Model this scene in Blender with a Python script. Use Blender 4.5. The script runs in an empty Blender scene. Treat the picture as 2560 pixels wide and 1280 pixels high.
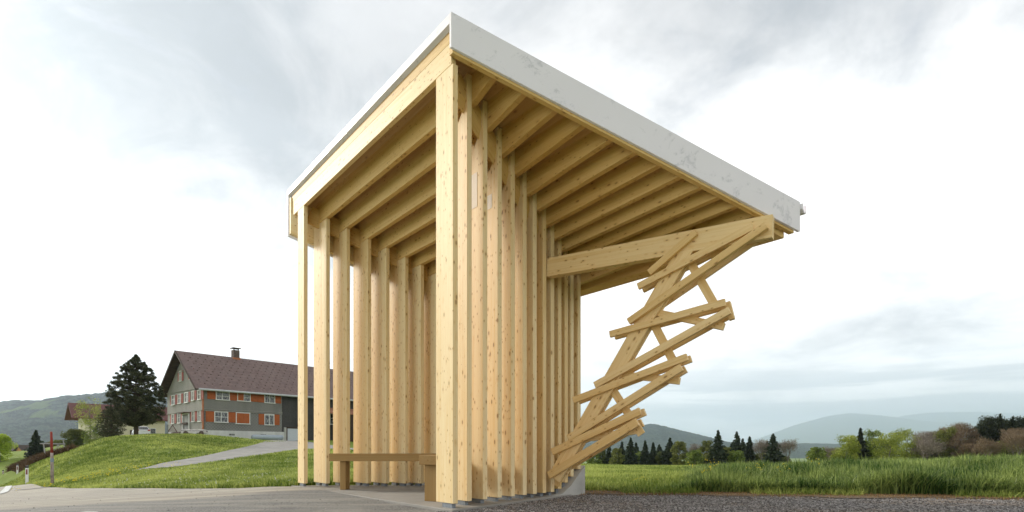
import bpy, bmesh, math, random
import numpy as np
from mathutils import Vector, Matrix
R = math.radians
S = bpy.context.scene
COL = S.collection
rng = np.random.default_rng(7)
random.seed(7)

# ------------------------------------------------------------------ camera
F = 1400.0; YH = 1122.0; EYE = 0.526; U = 0.004          # focal length in photo pixels, horizon row, eye height
cd = bpy.data.cameras.new("camera"); cam = bpy.data.objects.new("camera", cd); COL.objects.link(cam)
cd.sensor_width = 36; cd.lens = 36 * F / 2560
cam.location = (0, 0, EYE); cam.rotation_euler = (R(90), 0, 0)
cd.shift_y = (YH - 640) / 2560
cd.clip_start = 0.1; cd.clip_end = 60000
S.camera = cam
S.render.resolution_x = 1024; S.render.resolution_y = 512
S.view_settings.view_transform = 'Standard'; S.view_settings.look = 'None'
S.cycles.volume_bounces = 2; S.view_settings.gamma = 1; S.view_settings.exposure = 0.74

# ------------------------------------------------------------------ node helper
class NT:
    def __init__(s, tree): s.t = tree; s.n = tree.nodes; s.l = tree.links
    def new(s, typ, **kw):
        n = s.n.new(typ)
        for k, v in kw.items():
            if k.startswith('i_'):
                key = k[2:]; key = int(key) if key.isdigit() else key.replace('_', ' ')
                s.set(n, key, v)
            else: setattr(n, k, v)
        return n
    def set(s, n, key, v):
        if isinstance(v, bpy.types.NodeSocket): s.l.new(v, n.inputs[key])
        else: n.inputs[key].default_value = v
    def math(s, op, a, b=0.0, c=None, clamp=False):
        n = s.n.new('ShaderNodeMath'); n.operation = op; n.use_clamp = clamp
        s.set(n, 0, a); s.set(n, 1, b)
        if c is not None: s.set(n, 2, c)
        return n.outputs[0]
    def vmath(s, op, a, b=(0, 0, 0)):
        n = s.n.new('ShaderNodeVectorMath'); n.operation = op; s.set(n, 0, a)
        if op == 'SCALE': s.set(n, 'Scale', b)
        else: s.set(n, 1, b)
        return n.outputs[1] if op in ('DOT_PRODUCT', 'LENGTH') else n.outputs[0]
    def mix(s, f, a, b, mode='MIX'):
        n = s.n.new('ShaderNodeMix'); n.data_type = 'RGBA'; n.blend_type = mode
        s.set(n, 0, f); s.set(n, 6, a); s.set(n, 7, b)
        return n.outputs[2]
    def noise(s, vec, scale, detail=4, rough=0.55, dist=0.0):
        n = s.n.new('ShaderNodeTexNoise'); s.set(n, 'Vector', vec)
        n.inputs['Scale'].default_value = scale; n.inputs['Detail'].default_value = detail
        n.inputs['Roughness'].default_value = rough; n.inputs['Distortion'].default_value = dist
        return n.outputs[0]
    def ramp(s, f, stops):
        n = s.n.new('ShaderNodeValToRGB'); s.set(n, 0, f)
        e = n.color_ramp.elements
        while len(e) < len(stops): e.new(0.5)
        for el, (p, c) in zip(e, stops):
            el.position = p; el.color = (*c, 1) if not isinstance(c, (int, float)) else (c, c, c, 1)
        return n.outputs[0]
    def rng(s, v, a, b, c=0.0, d=1.0, smooth=True):
        n = s.n.new('ShaderNodeMapRange'); n.interpolation_type = 'SMOOTHSTEP' if smooth else 'LINEAR'
        s.set(n, 0, v); s.set(n, 1, a); s.set(n, 2, b); s.set(n, 3, c); s.set(n, 4, d)
        return n.outputs[0]
    def comb(s, x, y, z):
        n = s.n.new('ShaderNodeCombineXYZ'); s.set(n, 0, x); s.set(n, 1, y); s.set(n, 2, z); return n.outputs[0]
    def sep(s, v):
        n = s.n.new('ShaderNodeSeparateXYZ'); s.set(n, 0, v); return n.outputs

def c4(c): return (c[0], c[1], c[2], 1.0)

# ------------------------------------------------------------------ world: overcast sky with a Nishita base
SUN_EL, SUN_AZ = R(25), R(-63)             # azimuth from +Y (view direction) towards +X; sun veiled, to the left
w = bpy.data.worlds.new("World"); S.world = w; w.use_nodes = True
nt = NT(w.node_tree); nt.n.clear()
out = nt.new('ShaderNodeOutputWorld'); bg = nt.new('ShaderNodeBackground')
SKY_STR = 0.1
bg.inputs['Strength'].default_value = SKY_STR
nt.l.new(bg.outputs[0], out.inputs[0])
sky = nt.new('ShaderNodeTexSky', sky_type='NISHITA', sun_disc=False)
sky.sun_elevation = SUN_EL; sky.sun_rotation = SUN_AZ % (2 * math.pi); sky.altitude = 600; sky.dust_density = 3
tc = nt.new('ShaderNodeTexCoord')
dirv = tc.outputs['Generated']
dx, dy, dz = nt.sep(dirv)
den = nt.math('ADD', nt.math('MAXIMUM', dz, 0.0), 0.32)
pl = nt.comb(nt.math('DIVIDE', dx, den), nt.math('DIVIDE', dy, den), 0.0)       # cloud layer seen in perspective
plo = nt.vmath('ADD', pl, (3.1, 7.7, 0))
n1 = nt.noise(plo, 1.0, 7, 0.56, 0.25)
n2 = nt.noise(nt.vmath('ADD', pl, (11.3, 2.2, 0)), 2.8, 6, 0.6, 0.5)
mass = nt.math('ADD', nt.math('MULTIPLY', n1, 0.65), nt.math('MULTIPLY', n2, 0.35))
# the darker cloud bank stands to the left and high up, the clearing glows to the right
az = nt.math('ARCTAN2', dx, dy)
el = nt.math('ARCSINE', dz)
azl = nt.rng(az, R(34), R(-30), 0.0, 1.0)
elu = nt.rng(el, R(14), R(29), 0.0, 1.0)
bank = nt.math('MULTIPLY', azl, elu)
top = nt.rng(el, R(24), R(36), 0.0, 0.75)
w_ = nt.math('MAXIMUM', bank, top)
thr = nt.math('ADD', nt.math('MULTIPLY', w_, 0.34), nt.math('MULTIPLY', nt.math('SUBTRACT', mass, 0.5), 1.3))
grey = nt.rng(thr, -0.07, 0.27, 0.0, 1.0)
# layered streaks low over the right horizon
st = nt.noise(nt.comb(nt.math('MULTIPLY', az, 3.0), nt.math('MULTIPLY', el, 42.0), 3.3), 1.0, 5, 0.55, 0.2)
low = nt.math('MULTIPLY', nt.rng(el, R(9.5), R(5.5), 0.0, 1.0), nt.rng(az, R(2), R(17), 0.0, 1.0))
streak = nt.math('MULTIPLY', low, nt.rng(st, 0.42, 0.58, 0.1, 1.0))
white = (9.6, 9.5, 9.35, 1); streakc = (5.0, 5.3, 5.55, 1)
greyc = nt.mix(nt.rng(nt.noise(nt.vmath('ADD', pl, (5.0, 1.0, 0)), 3.4, 7, 0.6, 0.5), 0.36, 0.66), (3.3, 3.5, 3.68, 1), (4.9, 4.95, 5.0, 1))
cl = nt.mix(grey, white, greyc)
det = nt.rng(nt.noise(plo, 4.0, 5, 0.6, 0.4), 0.35, 0.7, 0.94, 1.05)
cl = nt.mix(1.0, cl, nt.comb(det, det, det), 'MULTIPLY')
cl = nt.mix(nt.math('MULTIPLY', streak, 0.8), cl, streakc)
hole = nt.math('MULTIPLY', nt.rng(n2, 0.60, 0.80, 0.0, 0.22), elu)
skyc = nt.mix(hole, cl, nt.mix(1.0, sky.outputs[0], (1.3, 1.3, 1.3, 1), 'MULTIPLY'))
nt.l.new(skyc, bg.inputs['Color'])

sd = bpy.data.lights.new("sun", 'SUN'); sd.energy = 2.5; sd.angle = R(13); sd.color = (1.0, 0.93, 0.82)
sun = bpy.data.objects.new("sun", sd); COL.objects.link(sun)
sv = Vector((math.sin(SUN_AZ) * math.cos(SUN_EL), math.cos(SUN_AZ) * math.cos(SUN_EL), math.sin(SUN_EL)))
sun.rotation_euler = sv.to_track_quat('Z', 'Y').to_euler()
sun.location = (-20, -10, 30)

# ------------------------------------------------------------------ materials
MATS = {}
def mat(name, base=(0.5, 0.5, 0.5), rough=0.7, spec=0.3, metal=0.0):
    m = bpy.data.materials.new(name); m.use_nodes = True
    b = m.node_tree.nodes['Principled BSDF']
    b.inputs['Base Color'].default_value = c4(base); b.inputs['Roughness'].default_value = rough
    b.inputs['Specular IOR Level'].default_value = spec; b.inputs['Metallic'].default_value = metal
    MATS[name] = m
    return m, NT(m.node_tree), b
def bump(n, b, h, strength=0.3, dist=0.01):
    bn = n.new('ShaderNodeBump'); bn.inputs['Strength'].default_value = strength; bn.inputs['Distance'].default_value = dist
    n.l.new(h, bn.inputs['Height']); n.l.new(bn.outputs[0], b.inputs['Normal'])

def noisy(name, cols, scale=5, rough=0.8, stretch=(1, 1, 1), detail=5, bstr=0.2, bdist=0.01, spec=0.25, lo=0.3, hi=0.7, obj=True):
    m, n, b = mat(name, cols[0], rough, spec)
    t = n.new('ShaderNodeTexCoord')
    v = n.vmath('MULTIPLY', t.outputs['Object'], stretch)
    f = n.noise(v, scale, detail, 0.6)
    k = len(cols)
    c = n.ramp(f, [(lo + (hi - lo) * i / (k - 1), cols[i]) for i in range(k)])
    n.l.new(c, b.inputs['Base Color'])
    if bstr: bump(n, b, f, bstr, bdist)
    return m

def wood(name, light, mid, knots=True, lam=0.042, kcol=(0.30, 0.15, 0.05), kdens=0.55):
    m, n, b = mat(name, light, 0.55, 0.25)
    t = n.new('ShaderNodeTexCoord'); oi = n.new('ShaderNodeObjectInfo')
    rnd = oi.outputs['Random']
    off = n.comb(n.math('MULTIPLY', rnd, 37.0), n.math('MULTIPLY', rnd, 91.0), n.math('MULTIPLY', rnd, 53.0))
    P = t.outputs['Object']
    v = n.vmath('ADD', P, off)
    g1 = n.noise(n.vmath('MULTIPLY', v, (28, 28, 0.9)), 1.0, 4, 0.6, 0.6)
    g2 = n.noise(n.vmath('MULTIPLY', v, (140, 140, 3.0)), 1.0, 3, 0.6)
    fx, fy, fz = n.sep(P)
    li = n.math('FLOOR', n.math('DIVIDE', n.math('ADD', fx, 5.0), lam))
    wn = n.new('ShaderNodeTexWhiteNoise'); wn.noise_dimensions = '2D'
    n.l.new(n.comb(li, n.math('MULTIPLY', rnd, 100.0), 0.0), wn.inputs['Vector'])
    f = n.math('ADD', n.math('MULTIPLY', g1, 0.65), n.math('MULTIPLY', g2, 0.35))
    f = n.math('ADD', f, n.math('MULTIPLY', n.math('SUBTRACT', wn.outputs[0], 0.5), 0.16))
    f = n.math('ADD', f, n.math('MULTIPLY', n.math('SUBTRACT', rnd, 0.5), 0.26))
    c = n.ramp(f, [(0.33, light), (0.68, mid)])
    # pinkish heart streaks
    hs = n.noise(n.vmath('MULTIPLY', v, (9, 9, 0.5)), 1.0, 2, 0.5)
    c = n.mix(n.rng(hs, 0.55, 0.75, 0.0, 0.15), c, c4((mid[0] * 1.02, mid[1] * 0.90, mid[2] * 0.80)))
    # joint line between lamellas
    fr = n.math('FRACT', n.math('DIVIDE', n.math('ADD', fx, 5.0), lam))
    ln = n.math('MULTIPLY', n.rng(n.math('ABSOLUTE', n.math('SUBTRACT', fr, 0.5)), 0.46, 0.5, 0.0, 0.25), 1.0)
    c = n.mix(ln, c, c4((mid[0] * 0.6, mid[1] * 0.5, mid[2] * 0.4)))
    if knots:
        for sc, rad, dens, o in (((19, 19, 8.5), 0.17, kdens, 0.0), ((34, 34, 16.0), 0.15, kdens * 0.8, 7.0)):
            vo = n.new('ShaderNodeTexVoronoi'); vo.feature = 'F1'
            wv = n.vmath('ADD', n.vmath('MULTIPLY', n.vmath('ADD', v, (o, o, o)), sc), (0, 0, 0))
            n.l.new(wv, vo.inputs['Vector']); vo.inputs['Scale'].default_value = 1.0
            r_ = n.sep(vo.outputs['Color'])[0]; r2 = n.sep(vo.outputs['Color'])[1]
            on = n.math('LESS_THAN', r_, dens)
            rr = n.math('MULTIPLY', rad, n.math('ADD', 0.55, n.math('MULTIPLY', r2, 0.9)))
            k = n.math('MULTIPLY', on, n.rng(n.math('DIVIDE', vo.outputs['Distance'], rr), 1.15, 0.6, 0.0, 0.75))
            halo = n.math('MULTIPLY', on, n.rng(n.math('DIVIDE', vo.outputs['Distance'], rr), 2.4, 0.9, 0.0, 0.35))
            c = n.mix(halo, c, c4((mid[0] * 0.88, mid[1] * 0.74, mid[2] * 0.55)))
            c = n.mix(k, c, c4(kcol))
    n.l.new(c, b.inputs['Base Color'])
    bump(n, b, g2, 0.12, 0.002)
    return m

W_SPRUCE = wood('spruce', (0.87, 0.71, 0.43), (0.79, 0.57, 0.27))
W_BEAM = wood('spruce_beam', (0.76, 0.53, 0.22), (0.63, 0.40, 0.13), kdens=0.38)
W_OAK = wood('oak', (0.40, 0.26, 0.10), (0.32, 0.19, 0.065), kdens=0.06, kcol=(0.2, 0.11, 0.04))
W_TRUSS = wood('spruce_truss', (0.86, 0.64, 0.33), (0.75, 0.50, 0.20), kdens=0.34)

def fascia_mat():
    m, n, b = mat('zinc_sheet', (0.72, 0.73, 0.74), 0.42, 0.5)
    t = n.new('ShaderNodeTexCoord'); P = t.outputs['Object']
    a = n.noise(P, 3.5, 8, 0.72, 0.6)
    f = n.noise(n.vmath('ADD', P, (4, 9, 2)), 22, 4, 0.6, 0.5)
    z = n.sep(P)[2]
    wet = n.math('MULTIPLY', n.rng(a, 0.53, 0.60, 0.0, 1.0), n.rng(f, 0.42, 0.6, 0.2, 1.0))
    c = n.mix(n.noise(P, 1.2, 3, 0.5), (0.78, 0.745, 0.785, 1), (0.85, 0.82, 0.855, 1))
    c = n.mix(n.math('MULTIPLY', wet, 0.6), c, (0.50, 0.49, 0.52, 1))
    n.l.new(c, b.inputs['Base Color'])
    n.l.new(n.rng(a, 0.4, 0.65, 0.5, 0.3), b.inputs['Roughness'])
    bump(n, b, a, 0.08, 0.004)
    return m
M_ZINC = fascia_mat()
M_STEEL = noisy('galvanised_steel', [(0.16, 0.18, 0.20), (0.26, 0.28, 0.30)], 20, 0.5)
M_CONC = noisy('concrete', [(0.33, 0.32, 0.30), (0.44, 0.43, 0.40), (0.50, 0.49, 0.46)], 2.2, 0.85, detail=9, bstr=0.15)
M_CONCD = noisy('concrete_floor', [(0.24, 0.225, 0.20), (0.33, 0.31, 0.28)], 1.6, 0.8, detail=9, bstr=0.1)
M_PAPER = noisy('pale_patch', [(0.80, 0.76, 0.70), (0.84, 0.80, 0.74)], 8, 0.6, bstr=0)

def road_mat():
    m, n, b = mat('asphalt', (0.12, 0.12, 0.12), 0.85, 0.3)
    t = n.new('ShaderNodeTexCoord'); P = t.outputs['Object']
    x, y, z = n.sep(P)
    fine = n.noise(P, 60, 5, 0.75)
    big = n.noise(P, 0.7, 6, 0.6)
    drag = n.noise(n.vmath('MULTIPLY', P, (0.35, 2.6, 1.0)), 1.6, 7, 0.68, 0.4)   # tyre-dragged dust
    # dust carried from the farm track lies left of the shelter
    lim = n.math('ADD', n.math('MULTIPLY', n.math('ADD', x, 3.0), -0.75), n.math('MULTIPLY', n.math('SUBTRACT', y, 7.0), 1.0))
    lim = n.math('ADD', lim, n.math('MULTIPLY', n.math('SUBTRACT', big, 0.5), 1.3))
    dust = n.math('MULTIPLY', n.rng(lim, 0.2, 1.2), n.rng(drag, 0.25, 0.62, 0.35, 1.0))
    c = n.ramp(fine, [(0.36, (0.06, 0.059, 0.056)), (0.60, (0.30, 0.292, 0.275))])
    c = n.mix(n.rng(drag, 0.42, 0.6, 0.0, 0.6), c, (0.33, 0.31, 0.27, 1)); c = n.mix(n.rng(big, 0.52, 0.64, 0.0, 0.45), c, (0.10, 0.10, 0.10, 1))
    c = n.mix(n.math('MULTIPLY', dust, 0.85), c, n.mix(drag, (0.21, 0.19, 0.165, 1), (0.60, 0.53, 0.41, 1)))
    sp = n.new('ShaderNodeTexVoronoi'); n.l.new(P, sp.inputs['Vector']); sp.inputs['Scale'].default_value = 9
    spot = n.math('MULTIPLY', n.math('LESS_THAN', n.sep(sp.outputs['Color'])[0], 0.05), n.rng(sp.outputs['Distance'], 0.16, 0.06))
    c = n.mix(n.math('MULTIPLY', spot, 0.7), c, (0.05, 0.045, 0.04, 1))
    n.l.new(c, b.inputs['Base Color'])
    bump(n, b, n.math('ADD', fine, n.math('MULTIPLY', drag, 0.6)), 0.9, 0.012)
    return m
M_ROAD = road_mat()
def gravel_mat():
    m, n, b = mat('gravel_ground', (0.15, 0.14, 0.13), 0.95, 0.2)
    t = n.new('ShaderNodeTexCoord'); P = t.outputs['Object']
    vo = n.new('ShaderNodeTexVoronoi'); n.l.new(P, vo.inputs['Vector']); vo.inputs['Scale'].default_value = 38
    r_ = n.sep(vo.outputs['Color'])[0]
    c = n.ramp(r_, [(0.0, (0.10, 0.09, 0.082)), (0.5, (0.22, 0.20, 0.185)), (0.95, (0.48, 0.44, 0.41))])
    big = n.noise(P, 0.9, 5, 0.6)
    c = n.mix(n.rng(big, 0.46, 0.66, 0.0, 0.65), c, (0.25, 0.18, 0.12, 1))
    n.l.new(c, b.inputs['Base Color'])
    bump(n, b, n.math('SUBTRACT', 1.0, vo.outputs['Distance']), 0.9, 0.03)
    return m
M_GRAVEL = gravel_mat()
M_STONE = None
def meadow_mat():
    m, n, b = mat('meadow', (0.08, 0.14, 0.02), 0.95, 0.1)
    t = n.new('ShaderNodeTexCoord'); P = t.outputs['Object']
    a = n.noise(P, 0.12, 6, 0.6); f = n.noise(P, 3.0, 8, 0.8); s = n.noise(n.vmath('MULTIPLY', P, (1, 0.3, 1)), 0.9, 4, 0.6)
    c = n.ramp(f, [(0.32, (0.08, 0.115, 0.018)), (0.5, (0.17, 0.235, 0.035)), (0.68, (0.32, 0.36, 0.08))])
    c = n.mix(n.rng(a, 0.42, 0.62, 0.0, 0.6), c, (0.19, 0.25, 0.045, 1))
    c = n.mix(n.rng(s, 0.55, 0.75, 0.0, 0.4), c, (0.09, 0.13, 0.02, 1))
    n.l.new(c, b.inputs['Base Color'])
    bump(n, b, f, 0.9, 0.12)
    return m
M_MEADOW = meadow_mat()

def leaf_mat(name, dark, light, trans=0.25, rough=0.6):
    m = bpy.data.materials.new(name); m.use_nodes = True; n = NT(m.node_tree); n.n.clear()
    o = n.new('ShaderNodeOutputMaterial')
    at = n.new('ShaderNodeAttribute', attribute_name='rnd')
    c = n.mix(at.outputs['Fac'], c4(dark), c4(light))
    d = n.new('ShaderNodeBsdfPrincipled'); n.l.new(c, d.inputs['Base Color']); d.inputs['Roughness'].default_value = rough
    d.inputs['Specular IOR Level'].default_value = 0.2
    tr = n.new('ShaderNodeBsdfTranslucent'); n.l.new(c, tr.inputs['Color'])
    mx = n.new('ShaderNodeMixShader'); mx.inputs[0].default_value = trans
    n.l.new(d.outputs[0], mx.inputs[1]); n.l.new(tr.outputs[0], mx.inputs[2]); n.l.new(mx.outputs[0], o.inputs[0])
    return m
L_GRASS = leaf_mat('grass_blade', (0.10, 0.16, 0.02), (0.52, 0.56, 0.15), 0.35, 0.45)
L_TALL = leaf_mat('tall_grass_blade', (0.035, 0.085, 0.014), (0.46, 0.54, 0.16), 0.35, 0.35)
L_DEAD = leaf_mat('dead_grass', (0.20, 0.11, 0.04), (0.42, 0.28, 0.12), 0.15, 0.8)
L_BRUSH = leaf_mat('brown_brush', (0.08, 0.05, 0.025), (0.17, 0.11, 0.055), 0.1, 0.9)
L_PINE = leaf_mat('pine_needles', (0.022, 0.032, 0.015), (0.18, 0.18, 0.085), 0.14)
L_SPRUCE = leaf_mat('spruce_needles', (0.022, 0.036, 0.020), (0.060, 0.080, 0.040), 0.08)
L_DARKT = leaf_mat('dark_needles', (0.016, 0.024, 0.012), (0.045, 0.055, 0.028), 0.08)
L_YG = leaf_mat('spring_leaves', (0.16, 0.20, 0.025), (0.40, 0.44, 0.09), 0.3)
L_MID = leaf_mat('mid_green_leaves', (0.085, 0.13, 0.025), (0.27, 0.33, 0.07), 0.25)
L_OLIVE = leaf_mat('olive_leaves', (0.08, 0.10, 0.025), (0.26, 0.27, 0.07), 0.2)
L_BUSH = leaf_mat('bush_leaves', (0.05, 0.08, 0.02), (0.15, 0.16, 0.045), 0.2)
L_YEL = leaf_mat('bright_spring_leaves', (0.27, 0.38, 0.03), (0.48, 0.58, 0.07), 0.35)
L_TWIG = leaf_mat('twigs', (0.15, 0.125, 0.10), (0.34, 0.29, 0.24), 0.0, 0.9)
L_TWIGB = leaf_mat('brown_twigs', (0.12, 0.085, 0.055), (0.26, 0.19, 0.12), 0.0, 0.9)
L_FLOW = leaf_mat('yellow_petals', (0.62, 0.45, 0.02), (0.85, 0.70, 0.05), 0.2)
L_WHITEF = leaf_mat('pale_seed_heads', (0.5, 0.5, 0.46), (0.75, 0.75, 0.7), 0.2)
L_STONE = leaf_mat('gravel_stones', (0.09, 0.08, 0.073), (0.50, 0.465, 0.435), 0.0, 0.9)
M_BARK = noisy('bark', [(0.05, 0.038, 0.028), (0.12, 0.09, 0.07)], 6, 0.95, (1, 1, 0.2))
M_BARKG = noisy('grey_bark', [(0.13, 0.11, 0.095), (0.24, 0.21, 0.18)], 6, 0.95, (1, 1, 0.2))

# ------------------------------------------------------------------ object helpers
def tag(o, label=None, cat=None, group=None, kind=None):
    if label: o['label'] = label
    if cat: o['category'] = cat
    if group: o['group'] = group
    if kind: o['kind'] = kind
    return o
def empty(name, loc=(0, 0, 0), rz=0, label=None, cat=None, group=None):
    o = bpy.data.objects.new(name, None); COL.objects.link(o); o.location = loc; o.rotation_euler = (0, 0, rz)
    o.empty_display_size = 0.3
    return tag(o, label, cat, group)
def link(name, me, parent=None):
    o = bpy.data.objects.new(name, me); COL.objects.link(o)
    if parent: o.parent = parent
    return o
def mesh_np(name, verts, faces, mats, rnd=None, smooth=False, parent=None):
    """verts (n,3), faces (m,k) arrays"""
    me = bpy.data.meshes.new(name)
    nv = len(verts); nf, k = faces.shape
    me.vertices.add(nv); me.vertices.foreach_set('co', np.asarray(verts, dtype=np.float32).ravel())
    me.loops.add(nf * k); me.loops.foreach_set('vertex_index', faces.astype(np.int32).ravel())
    me.polygons.add(nf); me.polygons.foreach_set('loop_start', np.arange(0, nf * k, k, dtype=np.int32))
    me.polygons.foreach_set('loop_total', np.full(nf, k, dtype=np.int32))
    if smooth: me.polygons.foreach_set('use_smooth', np.ones(nf, dtype=bool))
    me.update(calc_edges=True)
    if rnd is not None:
        a = me.attributes.new('rnd', 'FLOAT', 'FACE'); a.data.foreach_set('value', np.asarray(rnd, dtype=np.float32))
    for m in (mats if isinstance(mats, (list, tuple)) else [mats]): me.materials.append(m)
    return link(name, me, parent)

class MB:
    """collects shapes into one mesh"""
    def __init__(s): s.v = []; s.f = []; s.m = []
    def poly(s, pts, faces, mi=0):
        o = len(s.v); s.v += [tuple(p) for p in pts]
        for f in faces: s.f.append([i + o for i in f]); s.m.append(mi)
        return s
    def box(s, x0, x1, y0, y1, z0, z1, mi=0):
        p = [(x, y, z) for z in (z0, z1) for y in (y0, y1) for x in (x0, x1)]
        return s.poly(p, [(0, 2, 3, 1), (4, 5, 7, 6), (0, 1, 5, 4), (2, 6, 7, 3), (0, 4, 6, 2), (1, 3, 7, 5)], mi)
    def prism(s, prof, a, b, fn, mi=0):
        """prof: list of 2d points, fn(u,v,t) -> 3d point; extruded from t=a to t=b"""
        n = len(prof)
        pts = [fn(u, v, a) for u, v in prof] + [fn(u, v, b) for u, v in prof]
        fs = [tuple(range(n)), tuple(range(2 * n - 1, n - 1, -1))] + [(i, i + n, (i + 1) % n + n, (i + 1) % n)[::-1] for i in range(n)]
        return s.poly(pts, fs, mi)
    def tube(s, pts, rad, seg=8, mi=0, cap=True):
        n = len(pts); base = len(s.v)
        rad = rad if isinstance(rad, (list, tuple)) else [rad] * n
        for i, p in enumerate(pts):
            p = Vector(p); a = Vector(pts[max(0, i - 1)]); b = Vector(pts[min(n - 1, i + 1)]); t = (b - a)
            if t.length < 1e-9: t = Vector((0, 0, 1))
            t.normalize(); r = Vector((0, 0, 1)) if abs(t.z) < 0.9 else Vector((1, 0, 0))
            x = t.cross(r).normalized(); y = t.cross(x)
            for k in range(seg):
                an = 2 * math.pi * k / seg; s.v.append(tuple(p + (x * math.cos(an) + y * math.sin(an)) * rad[i]))
        for i in range(n - 1):
            for k in range(seg):
                a = base + i * seg + k; b = base + i * seg + (k + 1) % seg
                s.f.append([a, b, b + seg, a + seg]); s.m.append(mi)
        if cap:
            s.f.append([base + k for k in range(seg)][::-1]); s.m.append(mi)
            s.f.append([base + (n - 1) * seg + k for k in range(seg)]); s.m.append(mi)
        return s
    def build(s, name, mats, parent=None, smooth=False, bevel=0.0, matrix=None):
        me = bpy.data.meshes.new(name); me.from_pydata(s.v, [], s.f)
        for m in (mats if isinstance(mats, (list, tuple)) else [mats]): me.materials.append(m)
        me.polygons.foreach_set('material_index', s.m)
        bm = bmesh.new(); bm.from_mesh(me)
        bmesh.ops.recalc_face_normals(bm, faces=bm.faces)
        if bevel: bmesh.ops.bevel(bm, geom=bm.edges[:], offset=bevel, segments=1, affect='EDGES', profile=0.5)
        if smooth:
            for f in bm.faces: f.smooth = True
        bm.to_mesh(me); bm.free(); me.update()
        o = link(name, me, parent)
        if matrix is not None: o.matrix_local = matrix
        return o

def frame(p0, zdir, xdir):
    z = Vector(zdir).normalized(); x = Vector(xdir); x = (x - z * x.dot(z)).normalized(); y = z.cross(x)
    m = Matrix((x, y, z)).transposed().to_4x4(); m.translation = Vector(p0); return m
def board(name, p0, p1, xdir, x0, x1, y0, y1, m, parent, bevel=0.003, off=None):
    """a timber from p0 to p1; the section spans x0..x1 along xdir and y0..y1 along z cross x"""
    p0 = Vector(p0); p1 = Vector(p1); L = (p1 - p0).length
    M = frame(p0, p1 - p0, xdir)
    if off is not None: M.translation -= Vector(off)
    return MB().box(x0, x1, y0, y1, 0, L).build(name, m, parent, bevel=bevel, matrix=M)

# pixel of the photograph -> point at depth D (used to survey the place once)
def Wp(px, py, D): return Vector(((px - 1280) / F * D, D, EYE - (py - YH) / F * D))
def Zp(px, py, z): return Wp(px, py, 5.6 * z)

# ------------------------------------------------------------------ terrain height field (thin-plate fit through surveyed points)
K19 = 1400 / 1900
cps = []
def cp(px, py, D): p = Wp(px, py, D); cps.append((p.x, p.y, p.z))
def cz(px, z, D): p = Wp(px, 0, D); cps.append((p.x, p.y, z))
G0 = -0.085
for th in range(-180, 181, 30):
    for r in (1.2, 3.5): cps.append((math.sin(R(th)) * r, math.cos(R(th)) * r, G0))
for th in (-180, -140, -100, 100, 140, 180):
    for r in (9, 25, 80): cps.append((math.sin(R(th)) * r, math.cos(R(th)) * r, G0 - 0.004 * r))
for px in (100, 500, 900, 1300, 1700, 2100, 2500, 3000): cz(px, G0, 5.3)
for px in (1100, 1300, 1480, 1800, 2100, 2500, 3000): cz(px, G0, 7.6)
for px, py, D in ((700, 1218, 12), (600, 1222, 13.5), (450, 1223, 16), (300, 1222, 19), (180, 1222, 23), (68, 1216, 37), (44, 1203, 57),
                  (8, 1197, 78), (0, 1235, 23), (22, 1216, 34), (0, 1200, 58), (131, 1214, 28),
                  (332, 1179, 30), (445, 1169, 33), (594, 1148, 40), (733, 1126, 48), (386, 1164, 36), (475, 1148, 42), (534, 1136, 48),
                  (594, 1123, 56), (647, 1110, 70), (733, 1104, 84), (900, 1150, 40), (900, 1120, 80), (1000, 1200, 15), (860, 1205, 14),
                  (440, 1091, 62), (341, 1091, 60), (285, 1093, 58), (249, 1100, 56), (210, 1115, 54), (171, 1131, 52), (131, 1147, 50), (75, 1163, 52),
                  (20, 1171, 62), (300, 1150, 42), (200, 1180, 38), (420, 1130, 48), (500, 1112, 60), (120, 1195, 42), (44, 1212, 48), (20, 1212, 48), (8, 1206, 64), (-30, 1206, 60), (-200, 1215, 40), (-300, 1190, 90)):
    cp(px, py, D * K19)
for px, py, D in ((508, 1089, 69), (705, 1104, 76), (760, 1101, 78), (420, 1092, 77), (350, 1091, 85), (250, 1094, 95), (600, 1095, 100), (900, 1105, 90),
                  (170, 1126, 60), (120, 1139, 58), (75, 1149, 60), (60, 1140, 120), (110, 1128, 75),
                  (1500, 1164, 45), (1750, 1166, 45), (2000, 1166, 42), (2300, 1160, 38), (2560, 1152, 34), (3000, 1150, 34),
                  (1500, 1200, 11), (1900, 1195, 11), (2400, 1190, 11), (1600, 1182, 20), (2200, 1176, 20)):
    cp(px, py, D)
for px in (1200, 1600, 2000, 2400, 2900): cz(px, -3.2, 110); cz(px, -9, 260); cz(px, -40, 900)
for px in (-400, 50, 150): cz(px, -6, 240); cz(px, -40, 900)
for px in (400, 800): cz(px, 0.5, 150); cz(px, -6, 300); cz(px, -40, 900)
for th in range(-180, 181, 30):
    for r in (3000, 25000): cps.append((math.sin(R(th)) * r, math.cos(R(th)) * r, -60))
CP = np.array(cps)
def tcoord(x, y):
    return np.stack([np.arctan2(x, y) * 1.9, np.log(np.sqrt(x * x + y * y) + 0.8)], -1)
TC = tcoord(CP[:, 0], CP[:, 1])
def kern(d2): return 0.5 * d2 * np.log(d2 + 1e-12)
def _fit():
    n = len(TC); d2 = ((TC[:, None] - TC[None]) ** 2).sum(-1)
    A = np.zeros((n + 3, n + 3)); A[:n, :n] = kern(d2) + np.eye(n) * 2e-3
    A[:n, n] = 1; A[:n, n + 1:] = TC; A[n, :n] = 1; A[n + 1:, :n] = TC.T
    b = np.zeros(n + 3); b[:n] = np.sign(CP[:, 2]) * np.log1p(np.abs(CP[:, 2]))
    return np.linalg.solve(A, b)
CO = _fit()
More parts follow.
